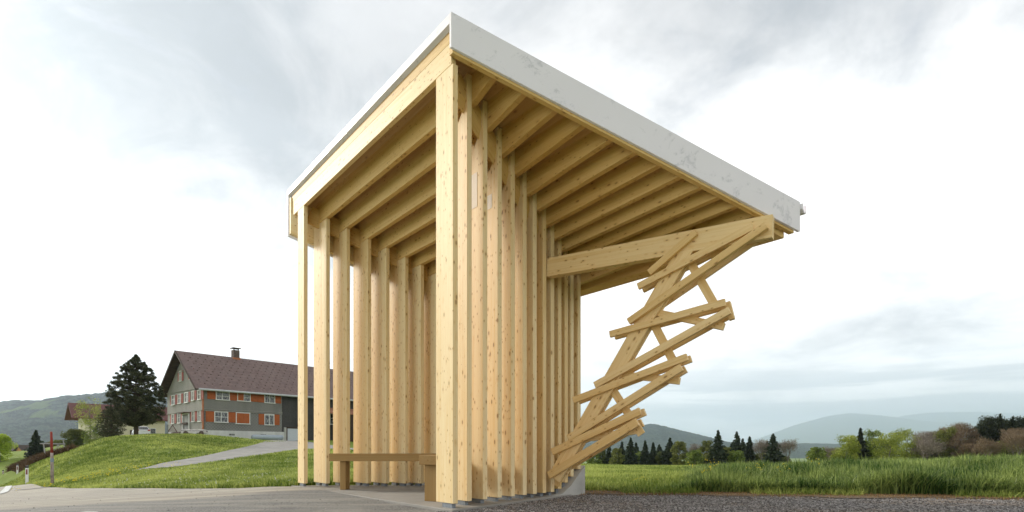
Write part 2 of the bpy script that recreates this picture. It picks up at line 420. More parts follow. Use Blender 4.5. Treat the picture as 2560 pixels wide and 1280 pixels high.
def hgt(x, y):
    x = np.asarray(x, float); y = np.asarray(y, float); sh = x.shape
    q = tcoord(x.ravel(), y.ravel()); outv = np.empty(len(q)); n = len(TC)
    for i in range(0, len(q), 20000):
        s = q[i:i + 20000]; d2 = ((s[:, None] - TC[None]) ** 2).sum(-1)
        v = kern(d2) @ CO[:n] + CO[n] + s @ CO[n + 1:]
        outv[i:i + 20000] = np.sign(v) * np.expm1(np.abs(v))
    return outv.reshape(sh)
def h1(x, y): return float(hgt(np.array([x]), np.array([y]))[0])
def on(px, D, dz=0.0):
    x = (px - 1280) / F * D; return Vector((x, D, h1(x, D) + dz))

def sheet(name, X, Y, Z, m, parent=None):
    a, b = X.shape; v = np.stack([X, Y, Z], -1).reshape(-1, 3)
    i = np.arange((a - 1) * (b - 1)); r_ = i // (b - 1); c_ = i % (b - 1); q = r_ * b + c_
    f = np.stack([q, q + 1, q + b + 1, q + b], -1)
    return mesh_np(name, v, f[:, ::-1], m, smooth=True, parent=parent)

th = np.concatenate([np.linspace(-180, -50, 66), np.linspace(-49.6, 49.6, 380), np.linspace(50, 180, 66)]) * math.pi / 180
rr = np.geomspace(0.4, 25000, 340)
TH, RR = np.meshgrid(th, rr, indexing='ij')
X = np.sin(TH) * RR; Y = np.cos(TH) * RR; Z = hgt(X, Y)
g = sheet('ground', X, Y, Z, M_MEADOW); tag(g, kind='structure')

# edge of the paved area and the gravel, as distance along each bearing
EDGE = [(-2600, 30), (-900, 30), (-300, 45), (-60, 38), (0, 31), (24, 28.5), (50, 26.5), (68, 25.2), (110, 19.5), (180, 23 * K19), (300, 19 * K19), (450, 16 * K19), (600, 13.5 * K19), (700, 12 * K19), (745, 8.6),
        (900, 8.4), (1200, 7.6), (1440, 7.5), (1600, 7.35), (1900, 7.2), (2200, 7.0), (2560, 6.75), (3000, 6.6), (4000, 6.2), (6000, 6.0)]
ea = np.array([math.atan((p - 1280) / F) for p, _ in EDGE]); er = np.array([d / math.cos(math.atan((p - 1280) / F)) for p, d in EDGE])
def edge_r(t): return np.interp(t, ea, er)
def polar_sheet(name, t0, t1, nt_, r0, rf, nr, m, dz, jit=0.0, near=0.0):
    t = np.linspace(t0, t1, nt_); k = np.linspace(0, 1, nr) ** 1.6
    r1 = rf(t) + (rng.normal(0, jit, nt_) if jit else 0)
    T, K = np.meshgrid(t, k, indexing='ij'); RR_ = r0 + (r1[:, None] - r0) * K
    x = np.sin(T) * RR_; y = np.cos(T) * RR_
    o = sheet(name, x, y, hgt(x, y) + dz, m); tag(o, kind='structure'); return o
T_SPLIT = math.atan((1135 - 1280) / F)
polar_sheet('road', R(-68), T_SPLIT, 260, 0.5, edge_r, 90, M_ROAD, 0.012, 0.03)
polar_sheet('gravel', T_SPLIT, R(70), 260, 0.5, edge_r, 60, M_GRAVEL, 0.016, 0.04)

def patch(x, y, s, seed=0):
    """cheap smooth 2-d noise in 0..1"""
    v = np.zeros_like(x); r_ = np.random.default_rng(seed)
    for k in range(7):
        a = r_.uniform(0, 2 * math.pi); f = s * r_.uniform(0.5, 2.0); v += np.sin(x * math.cos(a) * f + y * math.sin(a) * f + r_.uniform(0, 6.28))
    return 0.5 + v / 7
def verge():
    t = np.linspace(math.atan((1425 - 1280) / F), R(60), 240); k = np.linspace(0, 1, 8)
    r0 = edge_r(t) - 0.02 - 0.34 * patch(t * 22, t * 9, 1.0, 31) ** 1.5 - np.abs(rng.normal(0, 0.03, 240)); r1 = edge_r(t) + 0.5
    T_, K_ = np.meshgrid(t, k, indexing='ij'); RR_ = r0[:, None] + (r1 - r0)[:, None] * K_; x = np.sin(T_) * RR_; y = np.cos(T_) * RR_
    m = noisy('bare_earth', [(0.09, 0.07, 0.052), (0.16, 0.11, 0.066), (0.25, 0.17, 0.095)], 7, 0.95, detail=8, bstr=0.6, bdist=0.02)
    o = sheet('verge', x, y, hgt(x, y) + 0.026, m); tag(o, kind='structure')
verge()
# white edge line of the road bend, and a painted mark at the near edge
def strip(name, ctr, wid, m, dz, kind='structure'):
    c = np.array(ctr, float); n = 60
    s = np.linspace(0, len(c) - 1, n); i = np.clip(s.astype(int), 0, len(c) - 2); fr = (s - i)[:, None]
    # catmull-rom
    def P(j): return c[np.clip(j, 0, len(c) - 1)]
    p = 0.5 * ((2 * P(i)) + (-P(i - 1) + P(i + 1)) * fr + (2 * P(i - 1) - 5 * P(i) + 4 * P(i + 1) - P(i + 2)) * fr ** 2 + (-P(i - 1) + 3 * P(i) - 3 * P(i + 1) + P(i + 2)) * fr ** 3)
    tg = np.gradient(p, axis=0); tg /= np.linalg.norm(tg, axis=1)[:, None]; nn = np.stack([-tg[:, 1], tg[:, 0]], -1)
    X = np.stack([p[:, 0] + nn[:, 0] * wid / 2, p[:, 0] - nn[:, 0] * wid / 2], -1); Y = np.stack([p[:, 1] + nn[:, 1] * wid / 2, p[:, 1] - nn[:, 1] * wid / 2], -1)
    o = sheet(name, X, Y, hgt(X, Y) + dz, m); tag(o, kind=kind); return o
M_PAINT = noisy('worn_white_paint', [(0.25, 0.24, 0.22), (0.44, 0.44, 0.42), (0.52, 0.52, 0.50)], 9, 0.6, lo=0.25, hi=0.5)
def xy(px, D): return ((px - 1280) / F * D, D)
strip('road_marking', [xy(-160, 12.5), xy(-70, 14.2), xy(0, 17.0), xy(16, 20.2), xy(22, 23.5), xy(19, 27.5), xy(4, 30)], 0.20, M_PAINT, 0.03)
strip('road_marking', [xy(176, 5.05), xy(200, 5.05), xy(226, 5.07)], 0.35, M_PAINT, 0.02)

# farm track
def track():
    lo = [(332, 30), (445, 33), (594, 40), (733, 48), (900, 60), (960, 66)]; up = [(331, 30.4), (400, 37), (500, 44), (594, 56), (650, 71), (700, 100)]
    lo = [(p, d * K19) for p, d in lo]; up = [(p, d * K19) for p, d in up]
    A = np.array([xy(*q) for q in lo]); B = np.array([xy(*q) for q in up])
    s = np.linspace(0, 5, 80); i = np.clip(s.astype(int), 0, 4); f = (s - i)[:, None]
    a = A[i] * (1 - f) + A[i + 1] * f; b = B[i] * (1 - f) + B[i + 1] * f
    k = np.linspace(0, 1, 30)[None, :, None]; P = a[:, None] * (1 - k) + b[:, None] * k
    X, Y = P[..., 0], P[..., 1]
    m = noisy('worn_track', [(0.20, 0.19, 0.175), (0.27, 0.26, 0.24), (0.33, 0.315, 0.29)], 1.3, 0.9, detail=8, bstr=0.3)
    o = sheet('path', X, Y, hgt(X, Y) + 0.05, m); tag(o, kind='structure')
    # ditch shoulder running from the snow pole
    m2 = noisy('gravel_shoulder', [(0.20, 0.19, 0.175), (0.31, 0.295, 0.27)], 3, 0.9)
    strip('path', [xy(60, 19.5), xy(110, 19.3), xy(135, 20.3), xy(152, 22.0)], 0.7, m2, 0.022)
track()

# ------------------------------------------------------------------ blades
def blades(name, x, y, h, wd, m, lean=0.35, seg=2, z=None, rlo=0.0, rhi=1.0, kind='stuff'):
    n = len(x); z = hgt(x, y) if z is None else z
    a = rng.uniform(0, 2 * math.pi, n); la = rng.uniform(0, 2 * math.pi, n); l = np.abs(rng.normal(0, lean, n)) * h
    sx = np.cos(a) * wd / 2; sy = np.sin(a) * wd / 2
    ts = [0, 0.5, 1.0] if seg == 2 else [0, 0.4, 0.75, 1.0]; wf = [1, 0.8, 0.06] if seg == 2 else [0.9, 1, 0.6, 0.05]
    V = []
    for t, f in zip(ts, wf):
        cx = x + np.cos(la) * l * t ** 2; cy = y + np.sin(la) * l * t ** 2; cz_ = z - 0.02 + h * t * (1 - 0.25 * t * (l / np.maximum(h, 1e-4)))
        V.append(np.stack([cx - sx * f, cy - sy * f, cz_], -1)); V.append(np.stack([cx + sx * f, cy + sy * f, cz_], -1))
    k = len(V); v = np.stack(V, 1).reshape(-1, 3); b = np.arange(n)[:, None] * k
    f = np.concatenate([np.stack([b[:, 0] + 2 * j, b[:, 0] + 2 * j + 1, b[:, 0] + 2 * j + 3, b[:, 0] + 2 * j + 2], -1) for j in range(k // 2 - 1)])
    big = patch(x, y * 0.6, 0.9, 21); mid_ = patch(x, y, 3.1, 22)
    r_ = np.clip(rng.uniform(0, 1, n) ** 1.4 * 0.75 + (big - 0.5) * 0.55 + (mid_ - 0.5) * 0.5 + 0.08, 0, 1); r_ = np.tile(r_, k // 2 - 1)
    o = mesh_np(name, v, f, m, rnd=r_)
    return o
def scatter(t0px, t1px, rfun, rmax, n, power=1.0):
    t = rng.uniform(math.atan((t0px - 1280) / F), math.atan((t1px - 1280) / F), n)
    r0 = rfun(t); u = rng.uniform(0, 1, n) ** power; r = r0 * (rmax / r0) ** u
    return np.sin(t) * r, np.cos(t) * r
def not_track(x, y):
    px = 1280 + F * x / y; D = y
    lo = np.interp(px, [332, 445, 594, 733, 900], np.array([30, 33, 40, 48, 60]) * K19); up = np.interp(px, [331, 400, 500, 594, 650, 900], np.array([30.4, 37, 44, 56, 71, 110]) * K19)
    return ~((px > 331) & (D > lo) & (D < up)) & ~((x > -38) & (D > 66))
# left lawn
x, y = scatter(-120, 1100, edge_r, 68, 210000)
k = not_track(x, y) & ~((y < 9.2) & (x > -3.35)) & ~((y > 60) & (x > -45)) & ~((y > 36) & (1280 + F * x / y < 60))
x, y = x[k], y[k]
pn = patch(x, y, 1.3, 3)
hh = (0.05 + 0.09 * pn + 0.05 * rng.uniform(0, 1, len(x))) * np.where(y < 14, 1.0, 1.05)
o = blades('grass', x, y, hh, 0.012 + 0.0011 * y, L_GRASS, 0.5); tag(o, kind='stuff')
# right field: mown short grass, taller band beside the gravel
x, y = scatter(1380, 2900, lambda t: edge_r(t) + 0.35, 60, 120000)
hh = 0.06 + 0.08 * patch(x, y, 1.1, 5) + 0.06 * rng.uniform(0, 1, len(x))
o = blades('grass', x, y, hh, 0.010 + 0.0013 * y, L_GRASS, 0.5); tag(o, kind='stuff')
def tall_r(t): return edge_r(t) + 0.30
x, y = scatter(1460, 3000, tall_r, 34, 150000, 1.25)
px = 1280 + F * x / y
wgt = np.clip((px - 1660) / 110, 0, 1) + 0.20 * (px < 1720) * (y < 8.6)
side = np.clip((px - 1640 + (y - 7.5) * 12) / 300, 0.0, 1)
k = rng.uniform(0, 1, len(x)) < np.clip(wgt, 0, 1)
x, y, px = x[k], y[k], px[k]
pn = patch(x, y, 2.2, 9)
lvl = np.interp(px, [1480, 1690, 1760, 2000, 2300, 2560, 3000], [0.07, 0.12, 0.27, 0.30, 0.34, 0.38, 0.40])
hh = lvl * (0.45 + 0.55 * pn + 0.35 * rng.uniform(0, 1, len(x)) + 0.25 * (rng.uniform(0, 1, len(x)) > 0.95) + 0.35 * (patch(x * 1.7, y, 3.0, 41) - 0.5))
o = blades('tall_grass', x, y, hh, 0.006 + 0.0011 * y, L_TALL, 0.55, 3); tag(o, kind='stuff')
t = rng.uniform(math.atan((1450 - 1280) / F), R(50), 9000); keep = patch(t * 30, t * 11, 1.0, 51) > 0.5; t = t[keep]
r_ = edge_r(t) + 0.30 - np.abs(rng.normal(0, 0.16, len(t))); x = np.sin(t) * r_; y = np.cos(t) * r_
o = blades('edge_weeds', x, y, rng.uniform(0.03, 0.16, len(x)), 0.013, L_GRASS, 0.8); tag(o, kind='stuff')
# dead trodden grass along the gravel edge and the slab
x, y = scatter(1440, 3000, lambda t: edge_r(t) - 0.12, 1, 16000)
t = rng.uniform(math.atan((1430 - 1280) / F), R(50), 26000); r_ = edge_r(t) + rng.normal(0.06, 0.17, len(t)); x = np.sin(t) * r_; y = np.cos(t) * r_
o = blades('dead_grass', x, y, rng.uniform(0.015, 0.08, len(x)), 0.012, L_DEAD, 1.2); tag(o, kind='stuff')
t = rng.uniform(math.atan((560 - 1280) / F), math.atan((740 - 1280) / F), 3500); r_ = edge_r(t) + rng.normal(0.02, 0.10, len(t)); x = np.sin(t) * r_; y = np.cos(t) * r_
o = blades('dead_grass', x, y, rng.uniform(0.005, 0.03, len(x)), 0.02, L_DEAD, 1.2); tag(o, kind='stuff')
# brown scrub bank beyond the mound
x = []; y = []
pxs = rng.uniform(22, 186, 24000); dd = rng.uniform(39.5, 60, 24000)
x = (pxs - 1280) / F * dd; y = dd
lim = np.interp(pxs, [20, 75, 131, 171, 190], [46, 39.5, 38, 39.5, 40])
k = dd > lim; x, y = x[k], y[k]
o = blades('dry_brush', x, y, rng.uniform(0.2, 0.60, len(x)), 0.09, L_BRUSH, 0.8); tag(o, kind='stuff')
# gravel stones
def stones(name, x, y, s, m):
    n = len(x); z = hgt(x, y) + 0.018 + s * 0.12
    oc = np.array([(1, 0, 0), (-1, 0, 0), (0, 1, 0), (0, -1, 0), (0, 0, 1), (0, 0, -1)], float)
    fc = np.array([(0, 2, 4), (2, 1, 4), (1, 3, 4), (3, 0, 4), (2, 0, 5), (1, 2, 5), (3, 1, 5), (0, 3, 5)])
    v = oc[None] * (1 + rng.uniform(-0.35, 0.35, (n, 6, 1))) * np.stack([s, s * rng.uniform(0.5, 1, n), s * rng.uniform(0.3, 0.7, n)], -1)[:, None]
    a = rng.uniform(0, 6.28, n); ca, sa = np.cos(a)[:, None], np.sin(a)[:, None]
    vx = v[..., 0] * ca - v[..., 1] * sa; vy = v[..., 0] * sa + v[..., 1] * ca
    v = np.stack([vx + x[:, None], vy + y[:, None], v[..., 2] + z[:, None]], -1).reshape(-1, 3)
    f = (fc[None] + (np.arange(n) * 6)[:, None, None]).reshape(-1, 3)
    o = mesh_np(name, v, f, m, rnd=np.repeat(rng.uniform(0, 1, n) ** 1.8, 8)); tag(o, kind='stuff')
t = rng.uniform(T_SPLIT - 0.03, R(48), 30000); r_ = 4.6 + (edge_r(t) - 4.5) * rng.uniform(0, 1, len(t)); x = np.sin(t) * r_; y = np.cos(t) * r_
k = ~((x + 0.6 > 0) & (y > 5.75 + (x + 0.55) * 1.3) & (x < 1.0)); x, y = x[k], y[k]
stones('gravel_stones', x, y, rng.uniform(0.004, 0.013, len(x)), L_STONE)
t = rng.uniform(R(-46), T_SPLIT, 420); r_ = 4.8 + (edge_r(t) - 4.8) * rng.uniform(0, 1, len(t)) ** 1.5; x = np.sin(t) * r_; y = np.cos(t) * r_
k = ~((x > -3.4) & (y > 5.4 - (x + 0.6) * 1.15)); x, y = x[k], y[k]
stones('loose_grit', x, y, rng.uniform(0.003, 0.010, len(x)) , L_STONE)

# yellow flowers, seed heads
def flowers(name, x, y, hmin, hmax, s, m, stem=True):
    n = len(x); z = hgt(x, y); h = rng.uniform(hmin, hmax, n); k = 3
    P = np.stack([x, y, z + h], -1)[:, None] + rng.normal(0, s * 0.8, (n, k, 3)); P = P.reshape(-1, 3)
    leafcards(name, P, s, s, m, 'stuff')
def leafcards(name, P, ln, wd, m, kind=None, dirs=None, parent=None, rn=None):
    n = len(P); a = rng.normal(size=(n, 3)); 
    if dirs is not None: a = dirs + a * 0.35
    a /= np.linalg.norm(a, axis=1)[:, None] + 1e-9; b = np.cross(a, rng.normal(size=(n, 3))); b /= np.linalg.norm(b, axis=1)[:, None] + 1e-9
    ln = np.broadcast_to(ln, (n,))[:, None] * rng.uniform(0.6, 1.3, (n, 1)); wd = np.broadcast_to(wd, (n,))[:, None]
    A = a * ln / 2; B = b * wd / 2
    v = np.stack([P - A - B * 0.5, P + B - A * 0.1, P + A, P - B + A * 0.1], 1).reshape(-1, 3); f = np.arange(n * 4).reshape(n, 4)
    r_ = rng.uniform(0, 1, n) if rn is None else np.clip(rn + rng.normal(0, 0.18, n), 0, 1)
    o = mesh_np(name, v, f, m, rnd=r_, parent=parent)
    if kind: tag(o, kind=kind)
    return o
x = rng.normal(0, 1, 110); fx_ = (268 + x * 34 - 1280) / F * 20.5; fy_ = 20.8 + rng.normal(0, 1.9, 110)
flowers('yellow_wildflowers', fx_, fy_, 0.10, 0.30, 0.034, L_FLOW)
for c_, D_, n_, s_, hm in ((1765, 7.9, 16, 0.017, 0.42), (1905, 8.0, 9, 0.015, 0.36), (2060, 8.2, 5, 0.016, 0.50), (1600, 8.6, 14, 0.012, 0.16), (1960, 8.3, 6, 0.013, 0.33)):
    x = (c_ + rng.normal(0, 16, n_) - 1280) / F * D_; y = D_ + rng.normal(0, 0.12, n_)
    flowers('yellow_wildflowers', x, y, hm * 0.75, hm * 1.08, s_, L_FLOW)
    blades_o = blades('wildflower_stems', x, y, np.full(n_, hm), 0.006, L_TALL, 0.05); tag(blades_o, kind='stuff')
x, y = scatter(250, 740, edge_r, 30, 260); k = not_track(x, y); flowers('white_meadow_flowers', x[k], y[k], 0.06, 0.14, 0.022, L_WHITEF)

# ------------------------------------------------------------------ the bus shelter
Q = [984, 1068.6, 1145, 1225.5, 1295, 1367, 1426, 1487.6, 1543, 1594, 1643, 1688, 1742]
RPX = [1145, 1179.5, 1218.6, 1254.7, 1287.5, 1317, 1342, 1366, 1386, 1404, 1420, 1434.5, 1452]
def rz_of(q, px): return q / ((px - 1280) + 1158.0)
RZ = [rz_of(q, p) for q, p in zip(Q, RPX)]
d2 = Vector((-0.6374, 0.7705, 0)); n2 = Vector((0.7705, 0.6374, 0))
def Pb(q): return EYE + U * (922 - 0.491 * (max(q, 985) - 970 if q > 986 else 0))
def qz(q, z, h): return Vector(((q - 1158 * z) * U, 5.6 * z, h))
T = 0.058
DECK = 0.30
base = Vector((0.0, 7.0, -0.04))
sh = empty('bus_shelter', base, 0, 'tall timber bus shelter of upright spruce fins under a steep zinc-edged roof', 'bus shelter')
def B(name, p0, p1, xdir, x0, x1, y0, y1, m=W_SPRUCE, bevel=0.003): return board(name, p0, p1, xdir, x0, x1, y0, y1, m, sh, bevel, off=base)
UPV = Vector((0, 0, 1))
def upright(name, c, z0, z1, x0, x1, y0, y1, m=W_SPRUCE):
    """vertical board; section x along d2 (inwards/back), y along z cross d2 = -n2"""
    return B(name, (c.x, c.y, z0), (c.x, c.y, z1), d2, x0, x1, y0, y1, m)
# z cross d2 : y axis
yax = UPV.cross(d2)          # = (-0.77,-0.64) = -n2, so thickness 0..T goes towards the front
def foot(c, x0, x1, zt):
    B('post_foot', (c.x, c.y, -0.05), (c.x, c.y, zt - 0.001), d2, x0, x1, 0.008, T - 0.008, M_STEEL, 0.0)
# left wall
LZ = 1.52
for k, q in enumerate(Q):
    c = qz(q, LZ, 0); top = Pb(q) - 0.002
    first = (k == 0)
    upright('fin', c, 0.0, top, 0, 0.27 if first else 0.215, 0, T)
    foot(c, 0.05, 0.2, 0.0)
    if not first:
        c2 = c + n2 * 0.004
        upright('fin_back_board', c2, 0.0, Pb(q) + 0.24, 0.2165, 0.52, 0.004, T + 0.004)
        foot(c, 0.3, 0.45, 0.0)
# right wall
fin_bot = [0.0] * 9 + [0.03, 0.10, 0.17, 0.26]
def fin_profile(z0, shoulder, topz, wd, a=0.085, b=0.225, pt=0.09):
    return [(0, z0), (wd, z0), (wd, topz), (b, topz), (b, shoulder), ((a + b) / 2, shoulder - pt), (a, shoulder), (a, topz - 0.02), (0.012, topz), (0, topz)]
for k, (q, z, px) in enumerate(zip(Q, RZ, RPX)):
    c = qz(q, z, 0)
    if k == 0:
        upright('corner_post', c, 0.0, Pb(q) - 0.002, 0, 0.305, 0, T)
        foot(c, 0.03, 0.20, 0.0); continue
    z0 = fin_bot[k]; wd = 0.46
    prof = fin_profile(z0, Pb(q) - 0.06, Pb(q) + DECK - 0.02, wd)
    M = frame(c, UPV, d2); M.translation -= base
    MB().prism(prof, 0.0, T, lambda u, v, t: (u, t, v)).build('fin', W_SPRUCE, sh, bevel=0.002, matrix=M)
    foot(c, 0.05, 0.25, z0)
# small pale patches of bare wood on two fins
for k, y0, y1 in ((2, 425, 512), (3, 480, 515)):
    c = qz(Q[k], RZ[k], 0); D = c.y
    za = EYE + (YH - y1) * D / F; zb = EYE + (YH - y0) * D / F
    B('pale_patch', (c.x, c.y, za), (c.x, c.y, zb), d2, 0.10, 0.21, T - 0.001, T + 0.003, M_PAPER, 0.0)
# beams
FX = [None, (1240.6, 187), (1315.6, 229), (1393, 270), (1463, 309), (1531, 344), (1598, 378), (1660.6, 411), (1712, 439), (1762, 467), (1807, 491), (1851, 514), (1893, 536)]
def on_pb(px, py):
    z = (922 + 0.491 * 970) / ((YH - py) + 0.491 * (px - 1280 + 1158)); return Zp(px, py, z), z
for k, q in enumerate(Q):
    h = Pb(q)
    p0 = qz(q, 1.585, h); p1 = qz(q, RZ[k] + 0.02 if k else 0.966, h)
    # x axis up: section goes from the underside upwards
    B('front_beam' if k == 0 else 'roof_beam', p0, p1, UPV, 0, 0.335 if k else 0.30, -0.002 if k else 0.0, T + (0.006 if k else 0), W_BEAM if k else W_SPRUCE)
    if k:
        def zf_of(qq):           # where the beam's line meets the inside of the fascia board
            x0_, z0_ = -144 - 13.5, 0.947 + 0.0117; g_ = (0.976 - 0.947) / (703 + 144)
            return (z0_ + (qq - x0_) * g_) / (1 + 1158 * g_)
        zf = zf_of(q + 8); hf = EYE + U * (YH - FX[k][1]) * zf - 0.004
        ins = 0.30; L_ = (RZ[k] - zf) * 5.6 / 0.7705
        a = qz(q, RZ[k], 0) + d2 * ins + n2 * 0.001; M = frame((a.x, a.y, 0), -d2, UPV); M.translation -= base
        ys = (0.0, T + 0.008) if (M.to_3x3() @ Vector((0, 1, 0))).dot(n2) > 0 else (-T - 0.008, 0.0)
        tp_ = h + 0.335
        MB().prism([(h, 0), (tp_, 0), (tp_, ins + L_), (hf, ins + L_), (h, ins)], ys[0], ys[1], lambda u, v, t: (u, t, v)).build('cantilever_beam', W_BEAM, sh, bevel=0.002, matrix=M)
# rails tying the fins
def rail_left():
    s = U * 0.491
    qa, qb = Q[0] + 10, Q[-1] + 20
    pa = qz(qa, LZ, 0) + d2 * 0.222; pb = qz(qb, LZ, 0) + d2 * 0.222
    pa.z = Pb(qa) - 0.12; pb.z = Pb(qb) - 0.12
    B('wall_rail', pa, pb, Vector((0, 1, 0)), 0, 0.07, -0.0, 0.26, W_BEAM)
rail_left()
def rail_right():
    pts = []
    for kk in (0, len(Q) - 1):
        c = qz(Q[kk], RZ[kk], 0) + d2 * 0.155; pts.append(Vector((c.x, c.y, Pb(Q[kk]))))
    a, b_ = pts; a = a + (b_ - a).normalized() * 0.06
    hd = (b_ - a).normalized(); side = hd.cross(UPV).normalized()
    M = frame(a, hd, UPV); M.translation -= base
    L = (b_ - a).length
    prof = [(-0.14, 0.0), (-0.05, -0.045), (0.10, -0.045), (0.10, 0.045), (-0.05, 0.045)]
    MB().prism(prof, 0, L, lambda u, v, t: (u, v, t)).build('wall_rail', W_BEAM, sh, bevel=0.002, matrix=M)
rail_right()

# roof: corners in plan (near A, left B, right C, back D)
A3 = Zp(1128, 32, 0.947); B3 = Zp(718, 477, 1.599); C3 = Zp(2000.6, 508, 0.9764); D3 = C3 + (B3 - A3); D3.z = C3.z + 0.0
# keep everything on one plane through A,B,C
nrm = (B3 - A3).cross(C3 - A3).normalized(); nrm = nrm if nrm.z > 0 else -nrm
def pz(x, y, dz=0.0): return A3.z - (nrm.x * (x - A3.x) + nrm.y * (y - A3.y)) / nrm.z + dz
B3.z = pz(B3.x, B3.y); D3.z = pz(D3.x, D3.y)
def slab(name, pts, t0, t1, m, lx=None, bevel=0.0):
    """plate of polygon pts (plan) between roof-plane offsets t0 (bottom) and t1 (top)"""
    lo = [Vector((p.x, p.y, pz(p.x, p.y, t0))) for p in pts]; hi = [Vector((p.x, p.y, pz(p.x, p.y, t1))) for p in pts]
    M = frame(lo[0], (pts[1] - pts[0]).to_3d() if lx is None else lx, UPV); Mi = M.inverted()
    n = len(pts); v = [Mi @ p for p in lo + hi]
    M = M.copy(); M.translation -= base
    fs = [tuple(range(n))[::-1], tuple(range(n, 2 * n))] + [(i, (i + 1) % n, (i + 1) % n + n, i + n) for i in range(n)]
    return MB().poly(v, fs).build(name, m, sh, bevel=bevel, matrix=M)
def inset(p, q, a, b):   # point from A: a metres along front edge (towards B), b metres along the side (towards C)
    e = (B3 - A3).to_2d().normalized(); f = (C3 - A3).to_2d().normalized()
    v = p.to_2d() + e * a + f * b; return Vector((v.x, v.y, 0))
LF = (B3 - A3).to_2d().length; LS = (C3 - A3).to_2d().length
def rp(a, b): return inset(A3, None, a, b)
# deck boards (underside shows planks), zinc sheet on top
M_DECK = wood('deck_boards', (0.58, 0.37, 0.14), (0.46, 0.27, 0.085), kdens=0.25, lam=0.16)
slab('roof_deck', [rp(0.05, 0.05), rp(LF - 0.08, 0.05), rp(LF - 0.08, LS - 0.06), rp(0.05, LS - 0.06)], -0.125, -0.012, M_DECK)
slab('roof_sheet', [rp(0.012, 0.012), rp(LF - 0.012, 0.012), rp(LF - 0.012, LS - 0.012), rp(0.012, LS - 0.012)], -0.011, 0.006, M_ZINC)
# front verge trim
slab('verge_trim', [rp(0.03, 0.0), rp(LF, 0.0), rp(LF, 0.05), rp(0.03, 0.05)], -0.082, 0.010, M_ZINC)
slab('verge_batten', [rp(0.05, 0.045), rp(LF - 0.1, 0.045), rp(LF - 0.1, 0.10), rp(0.05, 0.10)], -0.20, -0.11, W_BEAM)
# right fascia: tall zinc sheet, slightly tapering, timber board behind
def fascia(name, a0, a1, bs, h0, h1, top, m, side):
    e0 = 0.0
    pts = []
    P = [rp(a0, bs[0]), rp(a0, bs[1]), rp(a1, bs[1]), rp(a1, bs[0])]
    zb = [-h0, -h1, -h1, -h0]
    lo = [Vector((p.x, p.y, pz(p.x, p.y, z))) for p, z in zip(P, zb)]; hi = [Vector((p.x, p.y, pz(p.x, p.y, top))) for p in P]
    M = frame(lo[0], lo[1] - lo[0], UPV); Mi = M.inverted(); v = [Mi @ p for p in lo + hi]
    M = M.copy(); M.translation -= base
    fs = [(3, 2, 1, 0), (4, 5, 6, 7)] + [(i, (i + 1) % 4, (i + 1) % 4 + 4, i + 4) for i in range(4)]
    return MB().poly(v, fs).build(name, m, sh, bevel=0.002, matrix=M)
fascia('fascia_sheet', 0.0, 0.03, (0, LS), 84.4 * U * 0.947, 71 * U * 0.976, 0.014, M_ZINC, 0)
fascia('fascia_board', 0.031, 0.085, (0.03, LS - 0.03), 0.345, 0.30, -0.128, W_BEAM, 0)
fascia('fascia_sheet', LF - 0.035, LF, (0.0, LS), 0.73, 0.55, 0.014, M_ZINC, 0)
fascia('fascia_board', LF - 0.11, LF - 0.036, (0.02, LS - 0.02), 0.70, 0.53, -0.128, W_SPRUCE, 0)
# back edge: timber beam and a box gutter
bq = [rp(0.10, LS - 0.16), rp(LF - 0.12, LS - 0.16), rp(LF - 0.12, LS - 0.06), rp(0.10, LS - 0.06)]
slab('edge_beam', bq, -0.345, -0.128, W_BEAM)
gq = [rp(-0.02, LS + 0.004), rp(LF, LS + 0.004), rp(LF, LS + 0.085), rp(-0.02, LS + 0.085)]
def gutter():
    prof = [(0.0, 0.0), (0.0, -0.05), (0.03, -0.085), (0.075, -0.085), (0.085, -0.02), (0.085, 0.0), (0.078, 0.0), (0.078, -0.018), (0.068, -0.075), (0.034, -0.075), (0.01, -0.046), (0.01, 0.0)]
    a = rp(-0.02, LS + 0.003); b_ = rp(LF, LS + 0.003); a.z = pz(a.x, a.y, -0.005); b_.z = pz(b_.x, b_.y, -0.005)
    out_ = (C3 - A3).to_2d().normalized().to_3d()
    M = frame(a, b_ - a, out_); M.translation -= base; Mi = M.to_3x3()
    L = (b_ - a).length; ysgn = 1 if (Mi @ Vector((0, 1, 0))).z > 0 else -1
    MB().prism(prof, 0, L, lambda u, v, t: (u, v * ysgn, t)).build('gutter', M_ZINC, sh, matrix=M)
gutter()

# ---- the folded timber strut on the right
T0 = Zp(1368, 0, 1.2); T1 = Zp(1926, 0, 0.955)
tu = (T1 - T0).to_2d().normalized().to_3d(); tm = Vector((-tu.y, tu.x, 0)); tm = tm if tm.y > 0 else -tm
def tp(px, py, s=0.0):
    """point on the strut's vertical plane seen at a photo pixel"""
    r_ = Vector(((px - 1280) / F, 1.0, -(py - YH) / F)); o = Vector((0, 0, EYE)); p0 = Vector((T0.x, T0.y, 0))
    t = (p0 - o).dot(tm) / r_.dot(tm); return o + r_ * t + tm * s
def tb(name, a, b, wpx, s0, s1, m=W_TRUSS, shift=0.0):
    p = tp(*a); q = tp(*b); ax = (q - p).normalized(); up = tm.cross(ax); w_ = wpx * p.y / F / max(0.35, 1.0)
    # width measured in the plane, perpendicular to the board
    up = up if up.z > 0 else -up
    M0 = frame(p, q - p, up); y = M0.to_3x3() @ Vector((0, 1, 0)); sg = 1 if y.dot(tm) > 0 else -1
    ys = sorted((sg * s0, sg * s1)); off_ = ax * shift
    return B(name, p + off_, q + off_, up, -w_ / 2, w_ / 2, ys[0], ys[1], m)
tb('strut_beam', (1366, 669), (1931, 564), 46, 0.0, 0.10)
tb('main_brace', (1722, 606), (1384, 1196), 41, 0.0, 0.038)
tb('main_brace', (1724, 606), (1386, 1196), 41, 0.062, 0.10)
